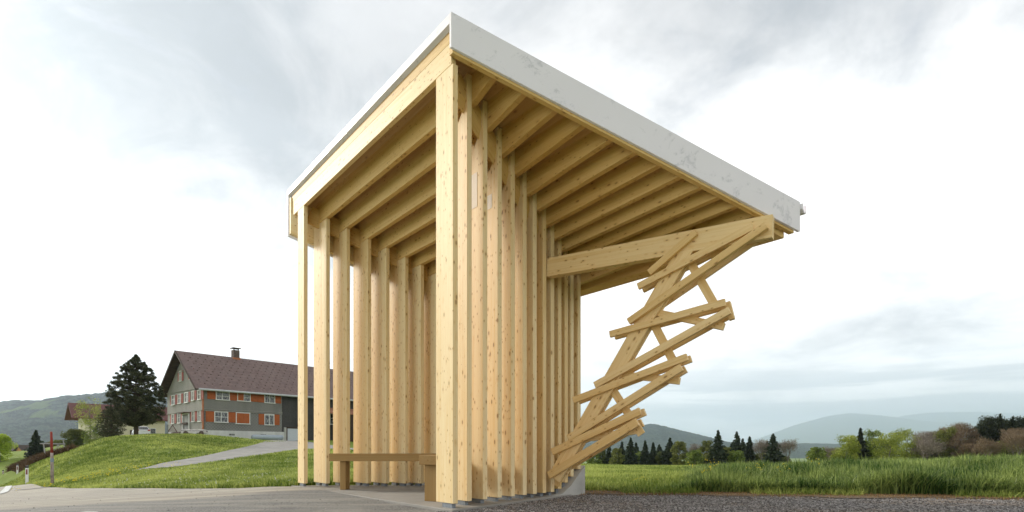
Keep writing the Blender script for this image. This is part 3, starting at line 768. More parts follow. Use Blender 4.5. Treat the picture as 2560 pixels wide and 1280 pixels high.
for a, b_, w_ in (((1708, 628), (1788, 768), 21), ((1612, 772), (1694, 930), 21), ((1506, 940), (1600, 1086), 20)):
    tb('cross_brace', a, b_, w_, 0.040, 0.060)
slats = [((1742, 582), (1625, 684), 17), ((1884, 569), (1597, 718), 18), ((1918, 567), (1575, 806), 18), ((1815, 757), (1527, 837), 18), ((1826, 777), (1490, 964), 19),
         ((1720, 893), (1436, 1001), 18), ((1706, 919), (1424, 1096), 19), ((1603, 1028), (1383, 1130), 19), ((1596, 1055), (1375, 1188), 21)]
for i, (a, b_, w_) in enumerate(slats):
    f0 = -0.045 if i % 2 == 0 else -0.040
    if i == 2: f0 = -0.062
    tb('slat', a, b_, w_, f0, -0.001)
    if i >= 1:
        tb('slat', a, b_, w_, 0.101, 0.140)
for a, b_, w_ in (((1632, 778), (1806, 814), 17), ((1548, 935), (1694, 951), 17), ((1450, 1098), (1588, 1076), 16), ((1815, 752), (1826, 796), 14)):
    tb('slat', a, b_, w_, 0.0405, 0.0995)
tb('slat', (1405, 1150), (1386, 1216), 16, 0.05, 0.09)

# concrete floor, kerb and plinth
def poly_slab(name, pts, z0, z1, m, parent, bevel=0.0, zt=None):
    n = len(pts); lo = [(p[0], p[1], z0) for p in pts]; hi = [(p[0], p[1], z1 if zt is None else zt[i]) for i, p in enumerate(pts)]
    v = [Vector(p) - (base if parent else Vector()) for p in lo + hi]
    fs = [tuple(range(n))[::-1], tuple(range(n, 2 * n))] + [(i, (i + 1) % n, (i + 1) % n + n, i + n) for i in range(n)]
    return MB().poly(v, fs).build(name, m, parent, bevel=bevel)
cN = qz(Q[0], RZ[0], 0) - d2 * 0.10 - n2 * 0.13; cL = qz(Q[0], LZ, 0) + d2 * 0.36 - n2 * 0.13
rl = qz(Q[-1], RZ[-1], 0); ll = qz(Q[-1], LZ, 0)
so = Vector((0.80, -0.60, 0)) * 0.05
slab_pts = [(cN.x, cN.y), (rl.x + 0.02, rl.y), (rl.x + 0.1, rl.y + 0.5), (ll.x + 0.1, ll.y + 0.55), (cL.x, cL.y)]
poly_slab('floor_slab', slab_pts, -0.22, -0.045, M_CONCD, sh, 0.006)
# plinth wedge at the back right
k9 = qz(Q[8], RZ[8], 0) - d2 * 0.03; kE = qz(Q[-1], RZ[-1], 0) + n2 * 0.04 - d2 * 0.02
a = Vector((k9.x, k9.y)); b_ = Vector((kE.x, kE.y)); dr = (b_ - a).normalized(); nn_ = Vector((-dr.y, dr.x))
kz = [(-0.12, -0.042), (0.2, -0.03), (0.5, 0.06), (0.92, 0.255), (1.04, 0.31)]
L_ = (b_ - a).length
vv = []
for s, z in kz:
    p = a + dr * (s * L_); vv.append((p.x, p.y, z))
mbp = MB()
P_ = []
for s, z in kz:
    for off_ in (0.0, 0.5):
        p = a + dr * (s * L_) + nn_ * off_; P_.append(Vector((p.x, p.y, z - 0.004)) - base); P_.append(Vector((p.x, p.y, -0.35)) - base)
fs = []
for i in range(len(kz) - 1):
    o_ = i * 4; fs += [(o_, o_ + 4, o_ + 6, o_ + 2), (o_ + 1, o_ + 3, o_ + 7, o_ + 5), (o_, o_ + 1, o_ + 5, o_ + 4), (o_ + 2, o_ + 6, o_ + 7, o_ + 3)]
fs += [(0, 2, 3, 1), (16, 17, 19, 18)]
mbp.poly(P_, fs).build('plinth', M_CONC, sh)

# ------------------------------------------------------------------ bench inside
def bench():
    z1 = 1.384; pL = Zp(822, 1134, z1); top = pL.z; th_ = 0.105
    b0 = Vector((pL.x, pL.y, -0.045))
    bn = empty('bench', b0, 0, 'long brown oak bench on block legs inside the timber shelter', 'bench')
    def bb(name, p0, p1, xd, x0, x1, y0, y1): return board(name, p0, p1, xd, x0, x1, y0, y1, W_OAK, bn, 0.004, off=b0)
    ze = top - th_
    # long plank along the left wall
    bb('seat', (pL.x, pL.y, ze), (0.18, pL.y, ze), UPV, 0, th_, -0.36, 0.0)
    # near plank, end grain to the front
    nr = Zp(1037, 1137, 1.07)
    wdr = Vector((0.50, 0.866, 0)); acr = Vector((0.97, -0.10, 0))
    e0 = Vector((nr.x + 0.20, nr.y, ze)); 
    bb('seat', e0, e0 + wdr * 1.9, UPV, -0.002, th_ - 0.002, -0.20, 0.20)
    lg = Zp(847, 0, z1)
    bb('leg', (lg.x + 0.05, lg.y + 0.10, -0.045), (lg.x + 0.05, lg.y + 0.10, ze - 0.0005), (1, 0, 0), -0.05, 0.03, -0.05, 0.15)
    bb('leg', (0.0, lg.y + 0.10, -0.045), (0.0, lg.y + 0.10, ze - 0.0005), (1, 0, 0), -0.05, 0.05, -0.05, 0.15)
    nl = e0 + wdr * 0.10 + Vector((-0.01, 0, 0))
    bb('leg', (nl.x, nl.y, -0.045), (nl.x, nl.y, ze - 0.0025), wdr.cross(UPV), -0.16, 0.16, -0.04, 0.10)
bench()

# ------------------------------------------------------------------ farmhouse
M_SHING = None
def shingle_mat(name, c0, c1, sc=9.0, diamond=False):
    m, n, b = mat(name, c0, 0.85, 0.2)
    t = n.new('ShaderNodeTexCoord'); P = t.outputs['Object']; x, y, z = n.sep(P)
    h = n.math('ADD', x, y)
    if diamond:
        u_ = n.math('ADD', n.math('MULTIPLY', h, 2.6), n.math('MULTIPLY', z, 2.6)); v_ = n.math('SUBTRACT', n.math('MULTIPLY', h, 2.6), n.math('MULTIPLY', z, 2.6))
        a = n.math('ABSOLUTE', n.math('SUBTRACT', n.math('FRACT', u_), 0.5)); bq_ = n.math('ABSOLUTE', n.math('SUBTRACT', n.math('FRACT', v_), 0.5))
        ln = n.rng(n.math('MAXIMUM', a, bq_), 0.42, 0.5)
    else:
        br = n.new('ShaderNodeTexBrick'); n.l.new(n.comb(h, z, 0.0), br.inputs['Vector']); br.inputs['Scale'].default_value = sc
        br.inputs['Mortar Size'].default_value = 0.03; ln = br.outputs['Fac']
    f = n.noise(P, 6, 6, 0.7); big = n.noise(n.vmath('MULTIPLY', P, (1, 1, 0.4)), 0.7, 4)
    c = n.mix(f, c4(c0), c4(c1)); c = n.mix(n.rng(big, 0.4, 0.7, 0, 0.35), c, c4([v * 0.7 for v in c0]))
    c = n.mix(n.math('MULTIPLY', ln, 0.5), c, c4([v * 1.9 for v in c1] if diamond else [v * 0.5 for v in c0]))
    n.l.new(c, b.inputs['Base Color']); bump(n, b, f, 0.3, 0.02)
    return m
M_SH = shingle_mat('grey_shingles', (0.19, 0.185, 0.17), (0.29, 0.28, 0.26))
M_SHG = shingle_mat('pale_shingles', (0.27, 0.26, 0.235), (0.37, 0.355, 0.32))
M_SHD = shingle_mat('diamond_slates', (0.155, 0.152, 0.142), (0.23, 0.225, 0.21), diamond=True)
M_SHB = shingle_mat('weathered_dark_shingles', (0.035, 0.033, 0.032), (0.12, 0.115, 0.11), 7)
def tile_mat():
    m, n, b = mat('roof_tiles', (0.2, 0.12, 0.1), 0.75, 0.3)
    t = n.new('ShaderNodeTexCoord'); P = t.outputs['Object']; x, y, z = n.sep(P)
    rows = n.math('FRACT', n.math('MULTIPLY', x, 3.0)); ln = n.rng(rows, 0.78, 0.98)
    cell = n.new('ShaderNodeTexWhiteNoise'); cell.noise_dimensions = '2D'
    n.l.new(n.comb(n.math('FLOOR', n.math('MULTIPLY', x, 3.0)), n.math('FLOOR', n.math('MULTIPLY', z, 4.0)), 0.0), cell.inputs['Vector'])
    f = n.noise(P, 0.5, 5, 0.6)
    c = n.mix(cell.outputs[0], (0.165, 0.112, 0.100, 1), (0.225, 0.155, 0.138, 1))
    c = n.mix(n.rng(f, 0.4, 0.7, 0, 0.4), c, (0.21, 0.16, 0.15, 1)); c = n.mix(n.math('MULTIPLY', ln, 0.6), c, (0.07, 0.045, 0.04, 1))
    n.l.new(c, b.inputs['Base Color']); bump(n, b, rows, 0.4, 0.02); return m
M_TILE = tile_mat()
M_DARKW = noisy('dark_timber', [(0.03, 0.02, 0.015), (0.075, 0.045, 0.03)], 5, 0.8, (1, 1, 0.3))
M_ORANGE = noisy('orange_shutter_paint', [(0.33, 0.08, 0.02), (0.40, 0.11, 0.028)], 4, 0.6, bstr=0.05)
M_RED = noisy('faded_red_shutter_paint', [(0.30, 0.075, 0.06), (0.40, 0.14, 0.115)], 4, 0.7, bstr=0.05)
M_WHITE = noisy('white_paint', [(0.66, 0.66, 0.63), (0.76, 0.76, 0.73)], 4, 0.6, bstr=0.05)
M_PLAST = noisy('white_plaster', [(0.50, 0.50, 0.48), (0.64, 0.64, 0.62)], 1.5, 0.85, (1, 1, 0.5))
M_GREYM = noisy('grey_metal', [(0.42, 0.44, 0.46), (0.55, 0.57, 0.58)], 2, 0.4)
M_BRICK = noisy('chimney_brick', [(0.07, 0.055, 0.045), (0.16, 0.12, 0.10)], 6, 0.9)
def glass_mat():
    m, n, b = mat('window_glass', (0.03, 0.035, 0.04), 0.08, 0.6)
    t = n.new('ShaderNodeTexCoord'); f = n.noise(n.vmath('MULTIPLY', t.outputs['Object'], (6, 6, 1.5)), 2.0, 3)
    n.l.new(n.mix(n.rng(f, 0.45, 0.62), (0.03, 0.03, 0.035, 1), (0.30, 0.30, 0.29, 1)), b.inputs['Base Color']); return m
M_GLASS = glass_mat()

HC = Vector((-37.9, 68.7, 0)); hl = Vector((0.657, 0.754, 0)); hg = Vector((-0.754, 0.657, 0))
hang = math.atan2(0.754, 0.657)
HB = 2.10
hs = empty('farmhouse', (HC.x, HC.y, HB), hang, 'big old farmhouse with grey shingles, orange shutters and a long brown tiled roof', 'farmhouse')
# local x runs along the long side, local y along the gable wall (away), z up from the base
LEN, WID, EAVE, RIDGE, LIV = 26.0, 12.2, 6.15, 10.9, 10.0
def hb(name, mb, m, parent=None, **k): return mb.build(name, m, parent or hs, **k)
hb('plinth', MB().box(-0.06, LIV + 0.3, -0.06, WID + 0.05, -1.2, 0.72), M_PLAST)
# living part: lower floor and upper floor as jettied shingle bands
hb('wall', MB().box(0, LIV, 0, WID, 0.72, 3.15), M_SHD)
hb('wall', MB().box(-0.04, LIV, -0.04, WID + 0.04, 3.15, EAVE), M_SH)
gp = [(-0.02, 3.2), (WID + 0.02, 3.2), (WID + 0.02, EAVE), (WID / 2, RIDGE - 0.25), (-0.02, EAVE)]
hb('gable_wall', MB().prism(gp, -0.09, 0.3, lambda u, v, t: (t, u, v)).box(-0.05, 0.2, 0.0, WID, 0.72, 3.15), M_SHG)
hb('wall', MB().box(LIV, LEN, 0.08, WID, -1.0, EAVE - 0.02), M_SHB)
# floor bands
bd = MB()
for z in (3.12, 3.30): bd.box(-0.16, LIV + 0.02, -0.12, -0.02, z, z + 0.09)
for z in (3.12, 5.9): bd.box(-0.20, -0.05, -0.05, WID, z, z + 0.10)
bd.box(-0.18, -0.05, 3.4, 8.8, 8.42, 8.52)
hb('cornice', bd, M_SHG)
hb('corner_board', MB().box(-0.13, 0.05, -0.125, 0.04, 0.74, 5.9), noisy('rust_paint', [(0.33, 0.12, 0.05), (0.42, 0.17, 0.08)], 3, 0.7))
# roof
OV, OG = 0.75, 1.1
sl = (RIDGE - EAVE) / (WID / 2)
def roof_side(sgn):
    y0 = WID / 2; ye = -OV if sgn < 0 else WID + OV; ze = RIDGE - sl * abs(ye - y0)
    L = math.hypot(ye - y0, RIDGE - ze); run = Vector((0, ye - y0, ze - RIDGE)).normalized()
    M = frame(Vector((-OG, y0, RIDGE + 0.02)), Vector((1, 0, 0)), run)      # local x down the slope, z along the ridge
    ys = 1 if (M.to_3x3() @ Vector((0, 1, 0))).z > 0 else -1
    mb = MB().box(0, L, *sorted((0, 0.16 * ys)), 0, LEN + 1.6)
    mb.box(0.0, L - 0.02, *sorted((-0.10 * ys, -0.001 * ys)), -0.02, LEN + 1.6, 1)
    if sgn < 0:
        for i in range(10):
            for j in range(30):
                xx = 0.7 + i * (L - 1.2) / 10; zz = 0.8 + j * 0.92 + (0.46 if i % 2 else 0)
                mb.box(xx, xx + 0.07, *sorted((0.16 * ys, 0.21 * ys)), zz, zz + 0.13, 2)
    o = mb.build('roof', [M_TILE, M_DARKW, M_DARKW], hs, matrix=M); return o
roof_a = roof_side(-1); roof_b = roof_side(1)
ze_ = RIDGE - sl * (WID / 2 + OV)
hb('gutter', MB().tube([(-OG + 0.3, -OV - 0.08, ze_ + 0.08), (LEN + 0.5, -OV - 0.08, ze_ + 0.08)], 0.13, 8), M_GREYM)
hb('barge_board', MB().prism([(-OV - 0.1, ze_ - 0.12), (WID / 2, RIDGE - 0.12), (WID + OV + 0.1, ze_ - 0.12), (WID + OV + 0.1, ze_ + 0.14), (WID / 2, RIDGE + 0.2), (-OV - 0.1, ze_ + 0.14)], -OG - 0.08, -OG - 0.01, lambda u, v, t: (t, u, v)), M_DARKW)
ch = MB().box(6.0, 6.8, WID / 2 - 0.4, WID / 2 + 0.4, RIDGE - 0.4, RIDGE + 1.15)
cho = hb('chimney', ch, M_BRICK)
hb('chimney_cap', MB().box(5.85, 6.95, WID / 2 - 0.55, WID / 2 + 0.55, RIDGE + 1.38, RIDGE + 1.46).box(6.05, 6.15, WID / 2 - 0.3, WID / 2 - 0.2, RIDGE + 1.15, RIDGE + 1.38).box(6.65, 6.75, WID / 2 - 0.3, WID / 2 - 0.2, RIDGE + 1.15, RIDGE + 1.38), M_DARKW, cho)
hb('chimney_flashing', MB().box(5.9, 6.9, WID / 2 - 0.5, WID / 2 + 0.5, RIDGE - 0.35, RIDGE + 0.10), MATS['rust_paint'] if 'rust_paint' in MATS else M_RED, cho)
def s_at(px):
    u_ = (px - 1280) / F; return (u_ * HC.y - HC.x) / (hl.x - u_ * hl.y)
def g_at(px):
    u_ = (px - 1280) / F; return (u_ * HC.y - HC.x) / (hg.x - u_ * hg.y)
def z_at(py, s, dirv_): D = HC.y + dirv_.y * s; return EYE + (YH - py) / F * D - HB
def win(x0, x1, z0, z1, wall, mull=2, shut=None, sm=None, sw=0.5, closed=False, bars=(0.45,)):
    """wall 'L' long side (y=const), 'G' gable side (x=const)"""
    off0 = -0.04 if wall == 'L' else -0.09
    if wall == 'L' and z0 < 3: off0 = 0.0
    if wall == 'G' and z0 < 3: off0 = -0.05
    def bx(mb, a0, a1, b0, b1, d0, d1):
        if wall == 'L': mb.box(a0, a1, off0 - d1, off0 - d0, b0, b1)
        else: mb.box(off0 - d1, off0 - d0, a0, a1, b0, b1)
        return mb
    f = MB(); fw = 0.09
    bx(f, x0, x0 + fw, z0, z1, 0.0, 0.11); bx(f, x1 - fw, x1, z0, z1, 0.0, 0.11); bx(f, x0 + fw, x1 - fw, z1 - fw, z1, 0.0, 0.11); bx(f, x0 - 0.04, x1 + 0.04, z0 - 0.05, z0 + fw * 0.6, 0.0, 0.15)
    fo = hb('window', f, M_WHITE)
    if closed:
        g_ = MB(); xm = (x0 + x1) / 2; bx(g_, x0 + fw, xm - 0.01, z0 + fw, z1 - fw, 0.02, 0.09); bx(g_, xm + 0.01, x1 - fw, z0 + fw, z1 - fw, 0.02, 0.09); hb('shutter', g_, M_ORANGE, fo); return
    g_ = MB(); bx(g_, x0 + fw, x1 - fw, z0 + fw * 0.6, z1 - fw, 0.0, 0.02); hb('pane', g_, M_GLASS, fo)
    s_ = MB()
    for i in range(1, mull):
        xm = x0 + (x1 - x0) * i / mull; bx(s_, xm - 0.035, xm + 0.035, z0 + fw * 0.6, z1 - fw, 0.02, 0.06)
    for bf in bars:
        zb = z0 + (z1 - z0) * (1 - bf); bx(s_, x0 + fw, x1 - fw, zb - 0.025, zb + 0.025, 0.021, 0.058)
    hb('sash', s_, M_WHITE, fo)
    for sd_ in (shut or []):
        q_ = MB()
        if sd_ == 'l': a0, a1 = x0 - sw, x0 - 0.01
        elif sd_ == 'r': a0, a1 = x1 + 0.01, x1 + sw
        else: a0, a1 = x0 + fw, x0 + (x1 - x0) * 0.48
        bx(q_, a0, a1, z0 + 0.02, z1 - 0.02, 0.012, 0.055 if sd_ != 'i' else 0.12)
        for zz in (0.18, 0.78): bx(q_, a0 + 0.03, a1 - 0.03, z0 + (z1 - z0) * zz, z0 + (z1 - z0) * zz + 0.06, 0.055 if sd_ != 'i' else 0.12, 0.075 if sd_ != 'i' else 0.14)
        hb('shutter', q_, sm or (M_ORANGE if wall == 'L' else M_RED), fo)
def pxwin(px0, px1, py0, py1, wall, **k):
    fn, dv = (s_at, hl) if wall == 'L' else (g_at, hg)
    a, b_ = sorted((fn(px0), fn(px1))); m_ = (a + b_) / 2
    win(a, b_, z_at(py1, m_, dv), z_at(py0, m_, dv), wall, **k)
def ux(v): return 400 + v / 4.415
def uy(v): return 840 + v / 4.415
pxwin(ux(612), ux(765), uy(588), uy(706), 'L', mull=2, shut='lr', sw=0.98, bars=(0.3, 0.65))
pxwin(ux(848), ux(995), uy(605), uy(720), 'L', mull=2, shut='ir', sw=0.95, bars=(0.3, 0.65))
pxwin(ux(1148), ux(1266), uy(625), uy(740), 'L', mull=2, shut='lr', sw=0.85, bars=(0.42,))
pxwin(ux(597), ux(750), uy(835), uy(952), 'L', mull=2, shut='lr', sw=0.98, bars=(0.5,))
pxwin(ux(835), ux(992), uy(845), uy(970), 'L', closed=True)
pxwin(ux(1150), ux(1258), uy(862), uy(982), 'L', mull=2, shut='lr', sw=0.75, bars=(0.10,))
# gable windows: upper row (5), lower row (4), attic (2)
for a, b_, t0, t1, s_ in ((140, 178, 655, 762, 'lr'), (212, 246, 640, 745, 'lr'), (286, 326, 622, 735, 'r'), (364, 392, 605, 712, 'r'), (432, 466, 595, 702, 'r')):
    pxwin(ux(a), ux(b_), uy(t0), uy(t1), 'G', mull=2, shut=s_.translate(str.maketrans('lr', 'rl')), sw=0.62)
for a, b_, t0, t1, s_ in ((138, 168, 862, 968, 'lr'), (205, 238, 850, 962, 'r'), (362, 394, 830, 945, 'lr'), (430, 464, 820, 945, 'r')):
    pxwin(ux(a), ux(b_), uy(t0), uy(t1), 'G', mull=2, shut=s_.translate(str.maketrans('lr', 'rl')), sw=0.62)
for a, b_, t0, t1, s_ in ((226, 252, 385, 500, 'lr'), (342, 366, 362, 478, 'lr')):
    pxwin(ux(a), ux(b_), uy(t0), uy(t1), 'G', mull=2, shut=s_, sw=0.55)
# entrance in the gable: white surround, small roof, recessed door, stair with iron railing
ga, gb = g_at(ux(335)), g_at(ux(262)); ga, gb = min(ga, gb), max(ga, gb)
dz0 = 0.72
dr_ = hb('door', MB().box(-0.10, -0.06, ga + 0.15, gb - 0.15, dz0 - 0.1, 2.75), noisy('grey_door', [(0.22, 0.22, 0.21), (0.30, 0.30, 0.28)], 4, 0.7))
hb('door_frame', MB().box(-0.22, -0.06, gb - 0.15, gb, dz0 - 0.3, 2.95).box(-0.22, -0.06, ga, ga + 0.12, dz0 - 0.3, 2.95).box(-0.22, -0.06, ga, gb, 2.85, 3.0), M_WHITE, dr_)
hb('door_canopy', MB().box(-0.9, -0.05, ga - 0.2, gb + 0.2, 3.0, 3.10), M_BRICK, dr_)
hb('flower_box', MB().box(-0.35, -0.11, ga + 0.3, gb - 0.3, 1.55, 1.80), M_DARKW, dr_)
stp = MB()
for i in range(4): stp.box(-1.3, -0.10, gb + 0.1 + i * 0.5, gb + 0.6 + i * 0.5, -1.0, 0.55 - i * 0.16)
stp.box(-1.3, -0.10, ga - 0.2, gb + 0.1, -1.0, 0.6)
hb('doorstep', stp, M_BRICK)
rl_ = MB(); y0 = ga - 0.2; y1 = gb + 2.2
rl_.tube([(-1.28, y0, 0.0), (-1.28, gb + 0.1, 1.5), (-1.28, y1, 0.4)], 0.05, 5)
for i in range(12):
    yy = y0 + (y1 - y0) * i / 11; zt = 1.5 - abs(yy - gb - 0.1) * (0.55 if yy > gb else 0.6)
    rl_.tube([(-1.28, yy, -0.1), (-1.28, yy, max(zt, 0.2))], 0.022, 4)
rl_.tube([(-1.28, y0, 0.3), (-1.28, y1, 0.1)], 0.03, 4)
hb('railing', rl_, noisy('rusty_iron', [(0.07, 0.035, 0.03), (0.14, 0.07, 0.06)], 5, 0.8))
# barn end: garage door, side windows, plinth vents
gs0, gs1 = s_at(ux(1407)), s_at(764)
hb('garage_door', MB().box(gs0, gs1, 0.02, 0.10, -0.95, z_at(uy(1020), gs0, hl)), noisy('pale_metal_door', [(0.50, 0.53, 0.57), (0.58, 0.61, 0.64)], 1, 0.5, (1, 1, 8)))
hb('garage_frame', MB().box(gs0 - 0.2, gs0, -0.02, 0.1, -0.95, 1.45).box(gs1, gs1 + 0.2, -0.02, 0.1, -0.95, 1.45).box(gs0 - 0.2, gs1 + 0.2, -0.022, 0.1, z_at(uy(1020), gs0, hl), z_at(uy(1020), gs0, hl) + 0.15), M_DARKW)
hb('buttress', MB().box(LIV + 0.3, gs0 - 0.2, -0.1, 0.1, -1.0, 1.35), M_CONC)
for a in (760, 830): 
    s_ = s_at(a); win(s_ - 0.4, s_ + 0.4, 2.0, 3.6, 'L', mull=1)
vt = MB()
for v0, v1 in ((760, 822), (1108, 1168)): vt.box(s_at(ux(v0)), s_at(ux(v1)), -0.09, -0.05, 0.12, 0.34)
hb('cellar_window', vt, M_GLASS)
# lean-to of rust roof visible between the fins
hb('side_roof', MB().prism([(0, 0), (-2.6, -0.9), (-2.6, -0.78), (0, 0.14)], s_at(800), LEN + 1.2, lambda u, v, t: (t, u + 0.05, v + 4.3)), noisy('rusty_sheet', [(0.28, 0.12, 0.07), (0.40, 0.2, 0.12)], 2, 0.7))
hb('side_wall', MB().box(s_at(835), LEN + 0.8, -2.3, -2.1, -1.0, 3.45), M_DARKW)
# things beside the house
def bpos(px, py, D): p = Wp(px, py, D); return Vector((p.x, p.y, h1(p.x, p.y)))
p = bpos(669, 1100, 71.5)
tk = empty('oil_tank', p, hang, 'pale blue-grey tank lying along the white plinth of the farmhouse', 'tank')
MB().tube([(-2.0, 0, 0.42), (-1.85, 0, 0.42), (1.85, 0, 0.42), (2.0, 0, 0.42)], [0.22, 0.32, 0.32, 0.22], 14).build('tank_shell', noisy('blue_grey_paint', [(0.33, 0.38, 0.43), (0.42, 0.47, 0.5)], 2, 0.5), tk, smooth=True)
MB().box(-1.4, -1.2, -0.25, 0.25, -0.1, 0.16).box(1.2, 1.4, -0.25, 0.25, -0.1, 0.16).build('cradle', M_CONC, tk)
p = bpos(487, 1092, 66)
ct = empty('covered_cart', p, R(20), 'low cart under a crumpled pale tarpaulin by the corner of the farmhouse', 'cart')
def tarp():
    n = 14; v = []; f = []
    for i in range(n + 1):
        for j in range(n + 1):
            u_, w2 = i / n * 2 - 1, j / n * 2 - 1; z = 0.62 - 0.10 * max(abs(u_) ** 6, abs(w2) ** 6) - 0.33 * (max(abs(u_), abs(w2)) > 0.93) + random.uniform(-0.05, 0.05)
            v.append((u_ * 1.35, w2 * 0.8, z)); 
    for i in range(n):
        for j in range(n): a = i * (n + 1) + j; f.append((a, a + 1, a + n + 2, a + n + 1))
    MB().poly(v, f).build('tarpaulin', noisy('tarpaulin', [(0.40, 0.37, 0.32), (0.62, 0.60, 0.56)], 3, 0.7), ct, smooth=True)
tarp()
MB().box(-1.25, 1.25, -0.72, 0.72, 0.22, 0.5).build('cart_bed', M_DARKW, ct)
for sx in (-0.8, 0.8): MB().tube([(sx, -0.8, 0.2), (sx, -0.66, 0.2)], 0.26, 14).tube([(sx, -0.83, 0.2), (sx, -0.63, 0.2)], 0.06, 8).build('wheel', M_BRICK, ct)
# fence-like post in front of the tree line
p = bpos(419, 1085, 72); pst = MB().box(-0.06, 0.06, -0.06, 0.06, -0.2, 1.4).box(-0.08, 0.08, -0.08, 0.08, 1.4, 1.44).build('garden_post', M_STEEL); pst.location = p
tag(pst, 'thin dark post standing left of the farmhouse stair', 'post')

# second house behind the pine
p2 = Wp(212, 1090, 112); H2 = Vector((p2.x, p2.y, h1(p2.x, p2.y)))
a2 = R(45)
h2 = empty('neighbour_house', H2, a2, 'cream rendered house with a red tiled roof behind the big pine', 'house')
M_CREAM = noisy('cream_render', [(0.58, 0.53, 0.37), (0.66, 0.61, 0.44)], 0.8, 0.9)
M_REDT = noisy('red_roof_tiles', [(0.12, 0.045, 0.042), (0.17, 0.07, 0.062)], 3, 0.7, (1, 4, 4))
z2 = 2.45 - H2.z
hh2 = 5.0; L2 = 14.0; W2 = 8.0; R2 = 2.4
h2b = lambda nme, mb, m, **k: mb.build(nme, m, h2, **k)
h2b('wall', MB().prism([(0, -2), (W2, -2), (W2, hh2 + z2 - 0.33), (W2 / 2, hh2 + z2 + R2 - 0.28), (0, hh2 + z2 - 0.33)], 0, L2, lambda u, v, t: (t, u, v)), M_CREAM)
for sg in (0, 1):
    pr = [(W2 / 2, hh2 + z2 + R2), (-1.1, hh2 + z2 - 0.75), (-1.1, hh2 + z2 - 0.95), (W2 / 2, hh2 + z2 + R2 - 0.2)]
    if sg: pr = [(W2 - u, v + 0.003) for u, v in pr]
    h2b('roof', MB().prism(pr, -2.2, L2 + 1.5, lambda u, v, t: (t, u, v)), M_REDT)
h2b('gable_boarding', MB().prism([(-0.2, hh2 + z2 - 0.3), (W2 + 0.2, hh2 + z2 - 0.3), (W2 / 2, hh2 + z2 + R2 - 0.25)], -0.12, -0.02, lambda u, v, t: (t, u, v)), M_DARKW)
for xx in (1.2, 4.6, 11.2): 
    fo = h2b('window', MB().box(xx, xx + 1.1, -0.06, -0.005, 1.3 + z2, 2.5 + z2), M_WHITE)
    MB().box(xx + 0.1, xx + 1.0, -0.09, -0.062, 1.4 + z2, 2.4 + z2).build('pane', M_GLASS, fo)
gd = h2b('garage_door', MB().box(7.6, 9.0, -0.06, -0.003, -0.2 + z2, 2.0 + z2), M_DARKW)

# parked car
def car():
    p = bpos(352, 1090, 84); c0 = empty('parked_car', p, R(-48), 'white hatchback parked behind the trunk of the big pine', 'car')
    M_CAR = noisy('white_car_paint', [(0.72, 0.73, 0.74), (0.76, 0.77, 0.78)], 1, 0.25, bstr=0)
    M_TYRE = noisy('tyre_rubber', [(0.02, 0.02, 0.02), (0.035, 0.035, 0.035)], 8, 0.9)
    M_LAMP = noisy('red_lamp', [(0.35, 0.01, 0.01), (0.45, 0.02, 0.02)], 5, 0.3, bstr=0)
    prof = [(-2.1, 0.3), (2.05, 0.3), (2.15, 0.55), (2.1, 0.95), (1.85, 1.02), (1.5, 1.45), (0.2, 1.52), (-0.6, 1.42), (-1.15, 1.0), (-1.95, 0.85), (-2.15, 0.6)]
    # x: front is negative
    v = []; n = len(prof); secs = [(-0.86, 0.93), (-0.80, 1.0), (0.80, 1.0), (0.86, 0.93)]
    mb = MB(); pts = []
    for y_, k in secs:
        for u_, v_ in prof: pts.append((u_ * (0.985 if k < 1 else 1), y_ * (1.0 if v_ < 1.1 else 0.82), 0.3 + (v_ - 0.3) * k))
    fs = [tuple(range(n))[::-1], tuple(range(3 * n, 4 * n))]
    for s_ in range(3):
        for i in range(n): j = (i + 1) % n; fs.append((s_ * n + i, s_ * n + j, (s_ + 1) * n + j, (s_ + 1) * n + i))
    mb.poly(pts, fs).build('body', M_CAR, c0)
    MB().poly([(1.84, -0.66, 1.06), (1.84, 0.66, 1.06), (1.56, 0.58, 1.40), (1.56, -0.58, 1.40), (1.90, -0.66, 1.06), (1.90, 0.66, 1.06), (1.62, 0.58, 1.40), (1.62, -0.58, 1.40)],
              [(0, 1, 2, 3), (4, 7, 6, 5), (0, 4, 5, 1), (1, 5, 6, 2), (2, 6, 7, 3), (3, 7, 4, 0)]).build('rear_window', M_GLASS, c0)
    for sy in (-1, 1):
        ys = sorted((sy * 0.74, sy * 0.84))
        MB().prism([(1.3, 1.03), (-0.9, 1.03), (-0.5, 1.38), (0.2, 1.44), (1.25, 1.40)], ys[0], ys[1], lambda u, v, t: (u, t, v)).build('side_window', M_GLASS, c0)
        MB().box(2.02, 2.17, *sorted((sy * 0.55, sy * 0.86)), 0.82, 1.0).build('tail_light', M_LAMP, c0)
        for sx in (-1.35, 1.3):
            wh = MB().tube([(sx, sy * 0.68, 0.32), (sx, sy * 0.89, 0.32)], 0.32, 20).build('wheel', M_TYRE, c0)
            MB().tube([(sx, sy * 0.885, 0.32), (sx, sy * 0.90, 0.32)], 0.2, 14).build('rim', M_GREYM, wh)
    MB().box(2.155, 2.175, -0.26, 0.26, 0.68, 0.80).build('number_plate', M_WHITE, c0)
    MB().box(2.05, 2.20, -0.80, 0.80, 0.34, 0.56).build('bumper', M_CAR, c0)
car()

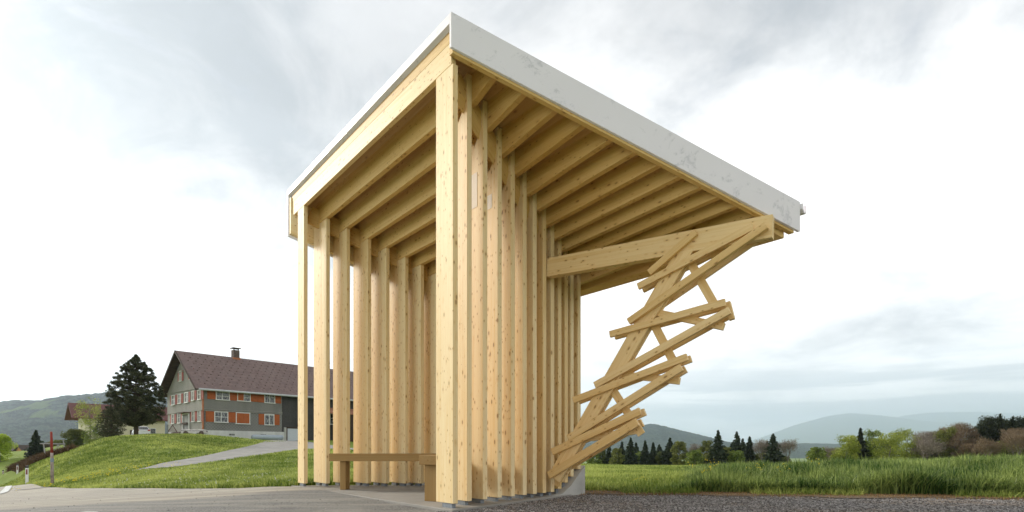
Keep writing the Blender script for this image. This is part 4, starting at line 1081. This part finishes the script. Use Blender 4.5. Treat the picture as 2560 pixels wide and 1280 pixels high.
# ------------------------------------------------------------------ roadside posts
M_DWHITE = noisy('marker_white', [(0.70, 0.70, 0.68), (0.78, 0.78, 0.76)], 5, 0.5, bstr=0)
M_DBLACK = noisy('marker_black', [(0.02, 0.02, 0.02), (0.03, 0.03, 0.03)], 5, 0.5, bstr=0)
M_REFL = noisy('reflector_red', [(0.16, 0.03, 0.03), (0.22, 0.05, 0.05)], 5, 0.4, bstr=0)
def delin(px, py, D, lab):
    p = Wp(px, py, D); p.z = h1(p.x, p.y); o = empty('marker_post', p, R(12), lab, 'marker post', 'white marker posts along the road')
    M3 = lambda x0, x1, z0, z1: [(-0.075 if 0 else x0, -0.035, z0)]
    pr = [(-0.065, -0.03), (0.065, -0.03), (0.03, 0.05), (-0.03, 0.05)]
    MB().prism(pr, -0.1, 0.80, lambda u, v, t: (u, v, t)).build('post_body', M_DWHITE, o, bevel=0.004)
    MB().poly([(u * 1.04, v * 1.04, 0.80) for u, v in pr] + [(u * 1.04, v * 1.04, 0.88 + (0.05 if v > 0 else 0)) for u, v in pr], [(3, 2, 1, 0), (4, 5, 6, 7), (0, 1, 5, 4), (1, 2, 6, 5), (2, 3, 7, 6), (3, 0, 4, 7)]).build('cap', M_DBLACK, o)
    MB().box(-0.03, 0.03, -0.04, -0.031, 0.50, 0.74).build('reflector', M_REFL, o)
delin(68, 1216, 26.2, 'white road marker post with black cap, nearest to the red pole')
delin(44, 1203, 40.5, 'white road marker post with black cap, middle of the three')
delin(8, 1197, 55.5, 'white road marker post with black cap, farthest down the road')
def pole():
    p = Wp(131, 1214, 20.6); p.z = h1(p.x, p.y); o = empty('snow_pole', p, 0, 'tall weathered wooden snow pole with red painted top beside the road', 'snow pole')
    MB().tube([(0.0, 0, -0.2), (-0.01, 0, 0.7), (-0.02, 0, 1.2)], [0.052, 0.05, 0.045], 12).build('pole', noisy('weathered_wood', [(0.12, 0.09, 0.075), (0.34, 0.28, 0.24), (0.45, 0.40, 0.36)], 5, 0.9, (3, 3, 0.8)), o, smooth=True)
    MB().tube([(-0.02, 0, 1.2), (-0.045, 0, 1.98)], [0.045, 0.038], 12).build('painted_top', noisy('faded_red_paint', [(0.22, 0.03, 0.02), (0.30, 0.055, 0.04)], 6, 0.7), o, smooth=True)
    MB().tube([(-0.01, 0, 0.86), (-0.012, 0, 1.0)], 0.055, 12).build('band', noisy('blue_tape', [(0.16, 0.20, 0.25), (0.25, 0.29, 0.32)], 5, 0.6), o)
pole()
def goal():
    D = 52; zz = 0
    o0 = Wp(134, 1131, D); o = empty('wooden_frame', (o0.x, o0.y, h1(o0.x, o0.y) ), 0, 'grey wooden frame with crossbar and A-brace on the brown bank', 'frame')
    def q_(px, py): p = Wp(px, py, D); return (p.x - o0.x, 0, p.z - o.location.z)
    m = noisy('grey_wood', [(0.30, 0.29, 0.28), (0.45, 0.44, 0.42)], 4, 0.9)
    MB().tube([q_(100, 1109), q_(163, 1110)], 0.05, 6).build('crossbar', m, o)
    MB().tube([q_(109, 1110), q_(113, 1140)], 0.05, 6).build('leg', m, o); MB().tube([q_(158, 1099), q_(164, 1138)], 0.045, 6).build('leg', m, o)
    MB().tube([q_(145, 1112), q_(129, 1136)], 0.035, 6).build('brace', m, o); MB().tube([q_(145, 1112), q_(161, 1132)], 0.035, 6).build('brace', m, o); MB().tube([q_(145, 1112), q_(145, 1136)], 0.03, 6).build('brace', m, o)
goal()
# far farm buildings in the valley
def farhouse(px, py, D, w_, d_, hw, hr, wall, roof, rz, lab):
    p = Wp(px, py, D); z = min(p.z, h1(p.x, p.y) + 1.0); o = empty('valley_house', (p.x, p.y, p.z - 0.2), rz, lab, 'house', 'houses far down in the valley')
    MB().prism([(-d_ / 2, -6), (d_ / 2, -6), (d_ / 2, hw), (0, hw + hr), (-d_ / 2, hw)], -w_ / 2, w_ / 2, lambda u, v, t: (t, u, v)).build('wall', wall, o)
    MB().prism([(0, hw + hr + 0.35), (-d_ / 2 - 0.7, hw - 0.2), (-d_ / 2 - 0.7, hw - 0.5), (0, hw + hr + 0.05)], -w_ / 2 - 0.7, w_ / 2 + 0.7, lambda u, v, t: (t, u, v)).prism([(0, hw + hr + 0.35), (d_ / 2 + 0.7, hw - 0.2), (d_ / 2 + 0.7, hw - 0.5), (0, hw + hr + 0.05)], -w_ / 2 - 0.7, w_ / 2 + 0.7, lambda u, v, t: (t, u, v)).build('roof', roof, o)
M_ORW = noisy('orange_boarding', [(0.42, 0.20, 0.06), (0.5, 0.26, 0.10)], 1, 0.8)
farhouse(52, 1137, 230, 10, 8, 2.2, 1.7, M_CREAM, M_DARKW, R(8), 'cream house with a dark roof far down in the valley')
farhouse(70, 1138, 215, 5, 6, 2.4, 1.4, M_ORW, M_DARKW, R(60), 'small orange boarded house at the foot of the far slope')

# ------------------------------------------------------------------ trees
def clump_cloud(cs, rs, n, squash=0.8, shell=0.55):
    """leaf points in clumps; returns points and a light/dark value per clump"""
    k = rng.integers(0, len(cs), n); d_ = rng.normal(size=(n, 3)); d_ /= np.linalg.norm(d_, axis=1)[:, None]
    r_ = rs[k] * rng.uniform(shell ** 2, 1, n) ** 0.5; P = cs[k] + d_ * r_[:, None] * np.array([1, 1, squash])
    tone = np.random.default_rng(len(cs) + n).uniform(0.15, 0.85, len(cs))[k]
    return P, tone
def limbs(h, spread, r0, m, parent, n=7, start=0.3, name='trunk', lean=0.05):
    mb = MB(); top = h * 0.85
    tr = [(random.uniform(-1, 1) * lean * h * t, random.uniform(-1, 1) * lean * h * t, top * t) for t in (0, 0.3, 0.6, 1)]; tr[0] = (0, 0, -0.4)
    mb.tube(tr, [r0, r0 * 0.75, r0 * 0.5, r0 * 0.15], 7)
    for i in range(n):
        t = start + (0.85 - start) * i / n; a = i * 2.4 + random.uniform(-0.4, 0.4); L = spread * random.uniform(0.6, 0.95)
        b0 = (0, 0, top * t); b1 = (math.cos(a) * L * 0.5, math.sin(a) * L * 0.5, top * t + L * 0.35); b2 = (math.cos(a) * L, math.sin(a) * L, top * t + L * 0.75)
        mb.tube([b0, b1, b2], [r0 * 0.35, r0 * 0.2, r0 * 0.06], 5)
    return mb.build(name, m, parent, smooth=True)
def broadleaf(px, pytop, wpx, D, m, lab, cat='tree', group=None, name='broadleaf_tree', dens=1.0, pyb=None, low=0.12, leaf=None):
    p = on(px, D); top = EYE + (YH - pytop) / F * D; h = top - p.z; rad = wpx / 2 * D / F * (1.12 if D > 80 and px > 1400 else 1)
    o = empty(name, p, random.uniform(0, 6), lab, cat, group)
    limbs(h, rad * 0.7, 0.03 * h * 0.6, M_BARKG, o, 6)
    K = 60; cs = []; 
    for _ in range(K):
        t = random.uniform(0, 1); zc = low + (0.93 - low) * t; env = math.sin(min(1, (zc - low + 0.14) / (1.0 - low + 0.16)) * math.pi) ** 0.6
        a = random.uniform(0, 6.28); r_ = rad * 0.84 * env * math.sqrt(random.uniform(0.1, 1)); cs.append((math.cos(a) * r_, math.sin(a) * r_, h * zc))
    cs = np.array(cs); rs = np.array([rad * random.uniform(0.2, 0.38) for _ in range(K)])
    cs[:, 2] = np.minimum(cs[:, 2], h - rs * 0.8)
    s = leaf or max(0.12, 3.0 * D / F); n = int(5200 * dens)
    P, tone = clump_cloud(cs, rs, n, 0.85, 0.4)
    if m in (L_TWIG, L_TWIGB):
        P, tone = clump_cloud(cs, rs, n * 3, 0.85, 0.4); dd_ = P - np.array([0, 0, h * 0.2]); dd_ /= np.linalg.norm(dd_, axis=1)[:, None]
        leafcards('crown', P, s * 2.2, s * 0.22, m, dirs=dd_ + np.array([0, 0, 0.5]), parent=o, rn=tone * 0.8)
    else: leafcards('crown', P, s, s * 0.7, m, parent=o, rn=tone)
    return o
def conifer(px, pytop, wpx, D, m, lab, group=None, name='spruce_tree', n_lv=26, dens=1.0, bare=0.05):
    p = on(px, D); top = EYE + (YH - pytop) / F * D; h = top - p.z; rad = wpx / 2 * D / F * random.uniform(1.35, 1.65)
    o = empty(name, p, random.uniform(0, 6), lab, 'spruce tree', group)
    mb = MB().tube([(0, 0, -0.4), (0, 0, h * 0.5), (0, 0, h * 0.99)], [0.022 * h, 0.012 * h, 0.002 * h], 7)
    P = []; dr_ = []; tn = []
    for i in range(n_lv):
        t = i / (n_lv - 1); z = h * (bare + (0.985 - bare) * t); rl = rad * ((1 - t) ** 0.85) * random.uniform(0.72, 1.12) + 0.03 * rad; nb = max(5, int(15 - 8 * t))
        for b_ in range(nb):
            a = random.uniform(0, 6.28); L = rl * random.uniform(0.6, 1.12); steps = max(3, int(9 * (1 - t) + 3) * dens); tone = random.uniform(0.1, 0.8)
            mb.tube([(0, 0, z), (math.cos(a) * L * 0.9, math.sin(a) * L * 0.9, z - 0.12 * L)], [0.01 * rad, 0.003 * rad], 3, cap=False)
            for s in range(int(steps)):
                f = (s + 0.7) / steps; zz = z - L * (0.35 * f - 0.18 * f * f) + random.uniform(-0.02, 0.02) * h
                for q_ in range(3):
                    wv = L * 0.24 * (1.1 - f * 0.7); P.append((math.cos(a) * L * f + random.gauss(0, wv * 0.6), math.sin(a) * L * f + random.gauss(0, wv * 0.6), zz + random.gauss(0, 0.008 * h)))
                    dr_.append((math.cos(a), math.sin(a), -0.35)); tn.append(tone)
    mb.build('trunk', M_BARK, o)
    P = np.array(P); s = max(0.2, 4.6 * D / F)
    leafcards('crown', P, s * 1.3, s * 0.7, m, dirs=np.array(dr_), parent=o, rn=np.array(tn))
    return o
def bare_tree(px, pytop, wpx, D, lab, group=None, m=None, dens=1.0, low=0.12):
    m = m or L_TWIG
    p = on(px, D); top = EYE + (YH - pytop) / F * D; h = top - p.z; rad = wpx / 2 * D / F
    o = empty('bare_tree', p, random.uniform(0, 6), lab, 'bare tree', group)
    mb = MB(); segs = []
    def grow(a, dirn, L, r_, lv):
        b_ = a + dirn * L; mid = a + dirn * L * 0.5 + Vector((random.gauss(0, 1), random.gauss(0, 1), 0)) * L * 0.05
        mb.tube([a, mid, b_], [r_, r_ * 0.8, r_ * 0.6], 4 if lv else 6, cap=False)
        if lv >= 4: 
            segs.append((b_, dirn)); return
        for _ in range(4 if lv else 6):
            d_ = (dirn + Vector((random.gauss(0, 1) * rad / h * 1.35, random.gauss(0, 1) * rad / h * 1.35, random.uniform(-0.1, 0.35)))).normalized()
            grow(a + dirn * L * random.uniform(0.45, 1.0), d_, L * random.uniform(0.55, 0.78), r_ * 0.5, lv + 1)
    grow(Vector((0, 0, -0.3)), Vector((0, 0, 1)), h * 0.40, 0.015 * h, 0)
    mb.build('trunk', M_BARKG, o)
    n = int(1300 * dens); ix = rng.integers(0, len(segs), n)
    P = np.array([segs[i][0] for i in ix]) + rng.normal(0, 0.045 * h, (n, 3)); dd_ = np.array([segs[i][1] for i in ix])
    P[:, 2] = np.minimum(P[:, 2], h * rng.uniform(0.9, 1.0, n)); rr_ = np.hypot(P[:, 0], P[:, 1]); k_ = np.minimum(1, rad * 1.05 / (rr_ + 1e-6)); P[:, 0] *= k_; P[:, 1] *= k_
    leafcards('twigs', P, max(0.5, 6 * D / F), max(0.03, 0.55 * D / F), m, dirs=dd_ + np.array([0, 0, 0.3]), parent=o)
    return o

GR = 'trees behind the field'
C1 = [(1523, 1115, 26, 150, 'small dark spruce at the left end of the row, nearest the shelter'), (1555, 1106, 24, 158, 'narrow dark spruce second from the shelter in the row'),
      (1577, 1096, 38, 145, 'broad dark spruce left of the pair of lower ones, below the wooded hill'), (1613, 1103, 26, 150, 'dark spruce between the broad one and a shorter one below the hill'),
      (1633, 1108, 26, 155, 'short dark spruce just below the right flank of the hill'), (1675, 1096, 46, 148, 'wide dark spruce touching a round mid-green tree'),
      (1795, 1077, 42, 128, 'tallest pointed spruce standing alone in the middle of the row'), (1842, 1080, 42, 140, 'spruce with open tiered branches right of the tallest one'),
      (1874, 1093, 30, 142, 'slim spruce between the tiered one and the bare trees'), (1933, 1086, 46, 130, 'dark full spruce beside the bare round tree')]
for px, t, w_, D, lab in C1: conifer(px, t, w_, D, L_SPRUCE, lab, GR)
BL = [(1484, 1133, 40, 150, L_MID, 'low green tree right behind the shelter plinth'), (1543, 1120, 36, 140, L_OLIVE, 'yellowish round tree between two dark spruces near the shelter'),
      (1698, 1102, 40, 138, L_OLIVE, 'round mid-green tree right of the wide dark spruce'), (1737, 1124, 44, 130, L_MID, 'low bushy green tree in the gap left of the tallest spruce'),
      (1766, 1100, 38, 140, L_OLIVE, 'pale green tree close to the left side of the tallest spruce'), (1818, 1116, 36, 140, L_OLIVE, 'olive tree filling the gap right of the tallest spruce'),
      (1842, 1126, 44, 126, L_MID, 'low green tree in front of the tiered spruce'), (1655, 1128, 30, 150, L_BUSH, 'low dark bush between the short and the wide spruce'),
      (2044, 1117, 46, 100, L_MID, 'low light green shrub at the left end of the right grove'),
      (2114, 1085, 70, 100, L_YG, 'leafy yellow-green tree first in the right grove'), (2184, 1070, 56, 104, L_MID, 'upright mid-green tree behind the yellow-green pair'),
      (2223, 1080, 84, 96, L_YG, 'wide yellow-green tree in the middle of the right grove'), (2265, 1068, 72, 102, L_YG, 'taller yellow-green tree beside the grey bare one'),
      (2363, 1063, 60, 100, L_OLIVE, 'olive tree between the grey and the brown bare trees')]
BL += [(1500, 1122, 40, 160, L_BUSH, 'dark rounded tree behind the small spruce nearest the shelter'), (1594, 1128, 40, 156, L_MID, 'low green tree between the two broad spruces below the hill'),
       (1760, 1132, 50, 150, L_BUSH, 'low dark bush at the foot of the tallest spruce, left side'), (1905, 1132, 60, 142, L_OLIVE, 'low olive thicket under the bare grey tree'),
       (1952, 1140, 50, 140, L_BUSH, 'low dark bush right of the last dark spruce'), (2085, 1120, 60, 108, L_OLIVE, 'olive shrub before the first yellow-green tree'),
       (2150, 1100, 60, 110, L_MID, 'mid-green tree behind the squeezed evergreen'), (2205, 1096, 70, 112, L_OLIVE, 'olive tree behind the wide yellow-green tree'),
       (2300, 1104, 80, 112, L_OLIVE, 'olive thicket behind the grey bare tree'), (2345, 1094, 70, 106, L_TWIGB, 'brownish budding tree left of the olive one'),
       (2420, 1086, 90, 112, L_BUSH, 'dark green tree behind the tall brownish bare one'), (2440, 1110, 90, 96, L_TWIGB, 'brown budding bush at the foot of the dark evergreens'),
       (2520, 1102, 90, 96, L_OLIVE, 'olive bush under the dark evergreens near the right edge'), (2600, 1075, 90, 96, L_TWIGB, 'brown budding tree just past the right edge')]
BL += [(2392, 1056, 96, 104, L_TWIGB, 'dense brown budding tree behind the tall brownish bare one'), (2318, 1078, 84, 103, L_TWIG, 'dense grey budding tree behind the grey bare one'),
       (2355, 1072, 60, 108, L_OLIVE, 'dark olive tree left of the dense brown one'), (2548, 1070, 80, 98, L_TWIGB, 'dense brown budding tree before the evergreen at the right edge')]
for px, t, w_, D, m_, lab in BL: broadleaf(px, t, w_, D, m_, lab, 'tree', GR, dens=1.3, low=0.02)
for px, t, w_, D, lab, m_ in ((1733, 1107, 34, 146, 'thin bare tree behind the low green one', L_TWIG), (1904, 1094, 40, 136, 'bare grey tree left of the last dark spruce', L_TWIG), (1971, 1083, 50, 128, 'round bare tree at the right end of the row', L_TWIG),
                        (2078, 1111, 46, 104, 'small bare shrub before the yellow-green tree', L_TWIG), (2308, 1072, 96, 98, 'grey bare tree with slanting trunk in the right grove', L_TWIG),
                        (2400, 1052, 100, 100, 'tall brownish bare tree left of the dark ones', L_TWIGB), (2464, 1085, 62, 92, 'brown bare tree in front of the dark trees', L_TWIGB), (2545, 1066, 90, 90, 'brown bare tree at the right edge of the picture', L_TWIGB)):
    bare_tree(px, t, w_, D, lab, GR, m_, dens=3.2 if px > 2250 else (1.6 if px < 2000 else 2))
for px, t, w_, D, lab in ((2470, 1046, 40, 107, 'dark spruce at the left flank of the tallest evergreens'), (2500, 1038, 44, 106, 'dark spruce in the middle of the tallest evergreens'), (2532, 1044, 46, 105, 'dark spruce at the right flank of the tallest evergreens')):
    conifer(px, t, w_, D, L_DARKT, lab, GR)
for px, t, w_, D, lab in ((1590, 1108, 34, 162, 'dark spruce filling in behind the broad one below the hill'), (1648, 1112, 30, 164, 'dark spruce behind the shortest one below the hill'), (1857, 1098, 34, 150, 'dark spruce half hidden behind the tiered one'), (1918, 1104, 34, 150, 'dark spruce behind the bare grey tree')):
    conifer(px, t, w_, D, L_SPRUCE, lab, GR)
conifer(2151, 1071, 40, 104, L_DARKT, 'dark evergreen squeezed between two yellow-green trees', GR)
for px, t, w_, D, lab in ((2486, 1037, 96, 108, 'tallest dark evergreen in the right grove'), (2530, 1041, 92, 110, 'dark evergreen right of the tallest one'), (2452, 1056, 44, 106, 'slimmer dark evergreen left of the tallest one'), (2506, 1050, 60, 114, 'dark evergreen behind the gap between the two tallest'), (2575, 1040, 80, 108, 'dark evergreen cut by the right edge of the picture')):
    broadleaf(px, t, w_, D, L_DARKT, lab, 'evergreen tree', GR, name='evergreen_tree', dens=3.4, low=0.02)
# left side trees
def pine(px, pytop, wpx, D, lab, n=15000, base_z=None):
    p = on(px, D); top = EYE + (YH - pytop) / F * D; h = top - p.z; rad = wpx / 2 * D / F
    o = empty('pine_tree', p, 0.0, lab, 'pine tree', 'pines on the mound')
    mb = MB(); mb.tube([(0, 0, -0.4), (0.03, 0, h * 0.3), (0, 0, h * 0.92)], [0.028 * h, 0.02 * h, 0.004 * h], 9)
    cs = []; rs = []
    for i in range(720):
        t = random.uniform(0, 1) ** 1.05; zc = 0.15 + 0.845 * t
        env = float(np.interp(t, [0, 0.08, 0.3, 0.5, 0.7, 0.86, 0.95, 1.0], [0.55, 0.85, 0.97, 0.87, 0.64, 0.34, 0.10, 0.0])) * (1 + 0.06 * math.sin(t * 50)); a = random.uniform(0, 6.28); r_ = rad * env * random.uniform(0.05, 1.0) ** 0.6
        c = (math.cos(a) * r_, math.sin(a) * r_, h * zc + 0.12 * r_); cs.append(c); rs.append(rad * random.uniform(0.09, 0.155) * (1 - 0.68 * t))
        if i % 3 == 0: mb.tube([(0, 0, max(0.1 * h, c[2] - 0.35 * r_)), (c[0] * 0.5, c[1] * 0.5, c[2] - 0.2 * r_), c], [0.008 * h, 0.005 * h, 0.002 * h], 4, cap=False)
    mb.build('trunk', M_BARK, o, smooth=True)
    cs = np.array(cs); rs = np.array(rs); k = rng.integers(0, len(cs), n); d_ = rng.normal(size=(n, 3)); d_ /= np.linalg.norm(d_, axis=1)[:, None]
    P = cs[k] + d_ * (rs[k] * rng.uniform(0.2, 1.1, n))[:, None] * np.array([1, 1, 0.8]); tone = np.clip((d_[:, 2] * 0.0 + 0.25) + rng.uniform(-0.2, 0.45, n), 0, 1)
    tone = tone * (0.4 + 0.9 * np.random.default_rng(3).uniform(0, 1, len(cs)))[k]
    leafcards('crown', P, 0.05 * rad + 0.06, 0.045, L_PINE, dirs=d_ + np.array([0, 0, 0.5]), parent=o, rn=tone)
pine(340, 888, 134, 50, 'large dark pine on the mound in front of the cream house', 80000)
pine(277, 1016, 70, 47, 'small dark pine left of the large one on the mound', 9000)
conifer(90, 1077, 34, 62, L_SPRUCE, 'small dark spruce by the wooden frame on the bank', None)
broadleaf(190, 1072, 62, 66, L_BUSH, 'round dark green bush right of the wooden frame', 'bush', None, name='round_bush', dens=1.6, low=0.05)
broadleaf(226, 986, 66, 90, L_YG, 'slender spring-green tree in front of the cream house roof', 'tree', None, dens=0.45, low=0.3, leaf=0.16)
broadleaf(238, 1062, 60, 56, L_MID, 'loose green shrub beneath the cream house wall', 'shrub', None, name='shrub', dens=0.5, low=0.05, leaf=0.12)
broadleaf(0, 1084, 60, 66, L_YEL, 'bright yellow-green tree cut by the left edge of the picture', 'tree', None, dens=2.4, low=0.06, leaf=0.12)
broadleaf(150, 1100, 46, 95, L_OLIVE, 'olive bush behind the wooden frame', 'bush', None, name='round_bush', dens=1.0, low=0.05)
broadleaf(128, 1108, 40, 100, L_TWIGB, 'brown leafless bush behind the wooden frame', 'bush', None, name='round_bush', dens=1.0, low=0.05)

# ------------------------------------------------------------------ hills
def hill_mat(name, forest, field, fsc=0.003, fields=0.55):
    m, n, b = mat(name, forest, 1.0, 0.0)
    t = n.new('ShaderNodeTexCoord'); P = t.outputs['Object']
    fo = n.noise(P, 0.035, 5, 0.75); f2 = n.noise(P, 0.012, 5, 0.7); a = n.noise(n.vmath('MULTIPLY', P, (1, 1, 3.0)), fsc, 4, 0.5, 0.3)
    c = n.mix(n.rng(fo, 0.43, 0.58), c4([v * 0.25 for v in forest]), c4([v * 1.8 for v in forest]))
    c = n.mix(n.rng(f2, 0.5, 0.68, 0, 0.7), c, c4((forest[0] * 2.4, forest[1] * 1.9, forest[2] * 1.3)))
    c = n.mix(n.rng(a, fields, fields + 0.025), c, n.mix(f2, c4(field), c4([v * 0.75 for v in field])))
    n.l.new(c, b.inputs['Base Color']); bump(n, b, fo, 1.0, 14.0); return m
def hill(name, ridge, D, depth, m, base_drop=70, rough=1.0, seed=1, ny=40, nx=320):
    ridge = np.array(ridge, float); px = np.linspace(ridge[0, 0], ridge[-1, 0], nx); py = np.interp(px, ridge[:, 0], ridge[:, 1])
    ker = np.hanning(9); ker /= ker.sum(); py = np.convolve(np.pad(py, 4, 'edge'), ker, 'valid')
    zt = EYE + (YH - py) / F * D
    s = np.linspace(-1, 1, ny)
    PX, Sg = np.meshgrid((px - 1280) / F, s, indexing='ij'); Dd = D + Sg * depth
    X = PX * D * (1 + 0.35 * Sg * depth / D); Y = Dd
    prof = np.cos(Sg * math.pi / 2) ** 1.25
    Zv = -base_drop + (zt[:, None] + base_drop) * prof
    nse = (patch(X, Y, 22.0 / D * 3, seed) - 0.5) * 0.10 * (zt[:, None] + base_drop) * (1 - prof) * prof * 4
    r_ = np.random.default_rng(seed); tr = (r_.uniform(0, 1, X.shape) ** 2) * 9 * rough * (D / 3000) ** 0.5
    o = sheet(name, X, Y, Zv + nse + tr * (prof > 0.05), m); tag(o, kind='structure'); return o
HM1 = hill_mat('forested_hill', (0.020, 0.032, 0.022), (0.10, 0.145, 0.04), 0.0016, 0.54)
HM2 = hill_mat('distant_hill', (0.026, 0.038, 0.032), (0.10, 0.13, 0.06), 0.0012, 0.62)
hill('hill', [(-900, 1110), (-500, 1060), (-200, 1048), (0, 1038), (50, 1030), (110, 1019), (170, 1011), (215, 1004), (260, 998), (330, 989), (420, 990), (520, 1000), (650, 1040), (800, 1085), (950, 1120)], 2600, 1500, HM1, 90, 1.0, 2, 70, 520)
hill('hill', [(1180, 1120), (1400, 1112), (1480, 1100), (1545, 1082), (1590, 1069), (1622, 1061), (1650, 1066), (1700, 1079), (1750, 1092), (1800, 1105), (1880, 1115), (2100, 1128)], 4800, 1300, HM2, 80, 0.8, 3, 50, 360)
hill('hill', [(1700, 1116), (1900, 1108), (2200, 1112), (2700, 1100), (3400, 1100)], 5600, 1300, HM2, 60, 0.6, 5, 30, 260)
HM3 = noisy('far_mountain', [(0.05, 0.07, 0.05), (0.08, 0.10, 0.07)], 0.002, 1.0, bstr=0)
hill('mountain', [(1760, 1124), (1880, 1104), (1990, 1062), (2070, 1040), (2120, 1033), (2200, 1039), (2280, 1050), (2340, 1056), (2440, 1052), (2600, 1056), (2900, 1070), (3300, 1115)], 19500, 2600, HM3, 60, 0.3, 6, 30, 260)
hill('mountain', [(2100, 1120), (2250, 1040), (2330, 1031), (2450, 1030), (2600, 1036), (3000, 1050), (3400, 1110)], 23000, 1500, HM3, 60, 0.3, 8, 30, 200)

# ------------------------------------------------------------------ haze
def haze():
    m = bpy.data.materials.new('haze'); m.use_nodes = True; n = NT(m.node_tree); n.n.clear()
    o = n.new('ShaderNodeOutputMaterial'); v = n.new('ShaderNodeVolumePrincipled')
    v.inputs['Color'].default_value = (0.76, 0.88, 1.0, 1); v.inputs['Density'].default_value = HAZE; v.inputs['Anisotropy'].default_value = 0.72
    n.l.new(v.outputs[0], o.inputs['Volume'])
    b = MB().box(-30000, 30000, -1500, 25500, -140, 1420).build('haze', m); tag(b, kind='stuff')
HAZE = 0.000088
haze()
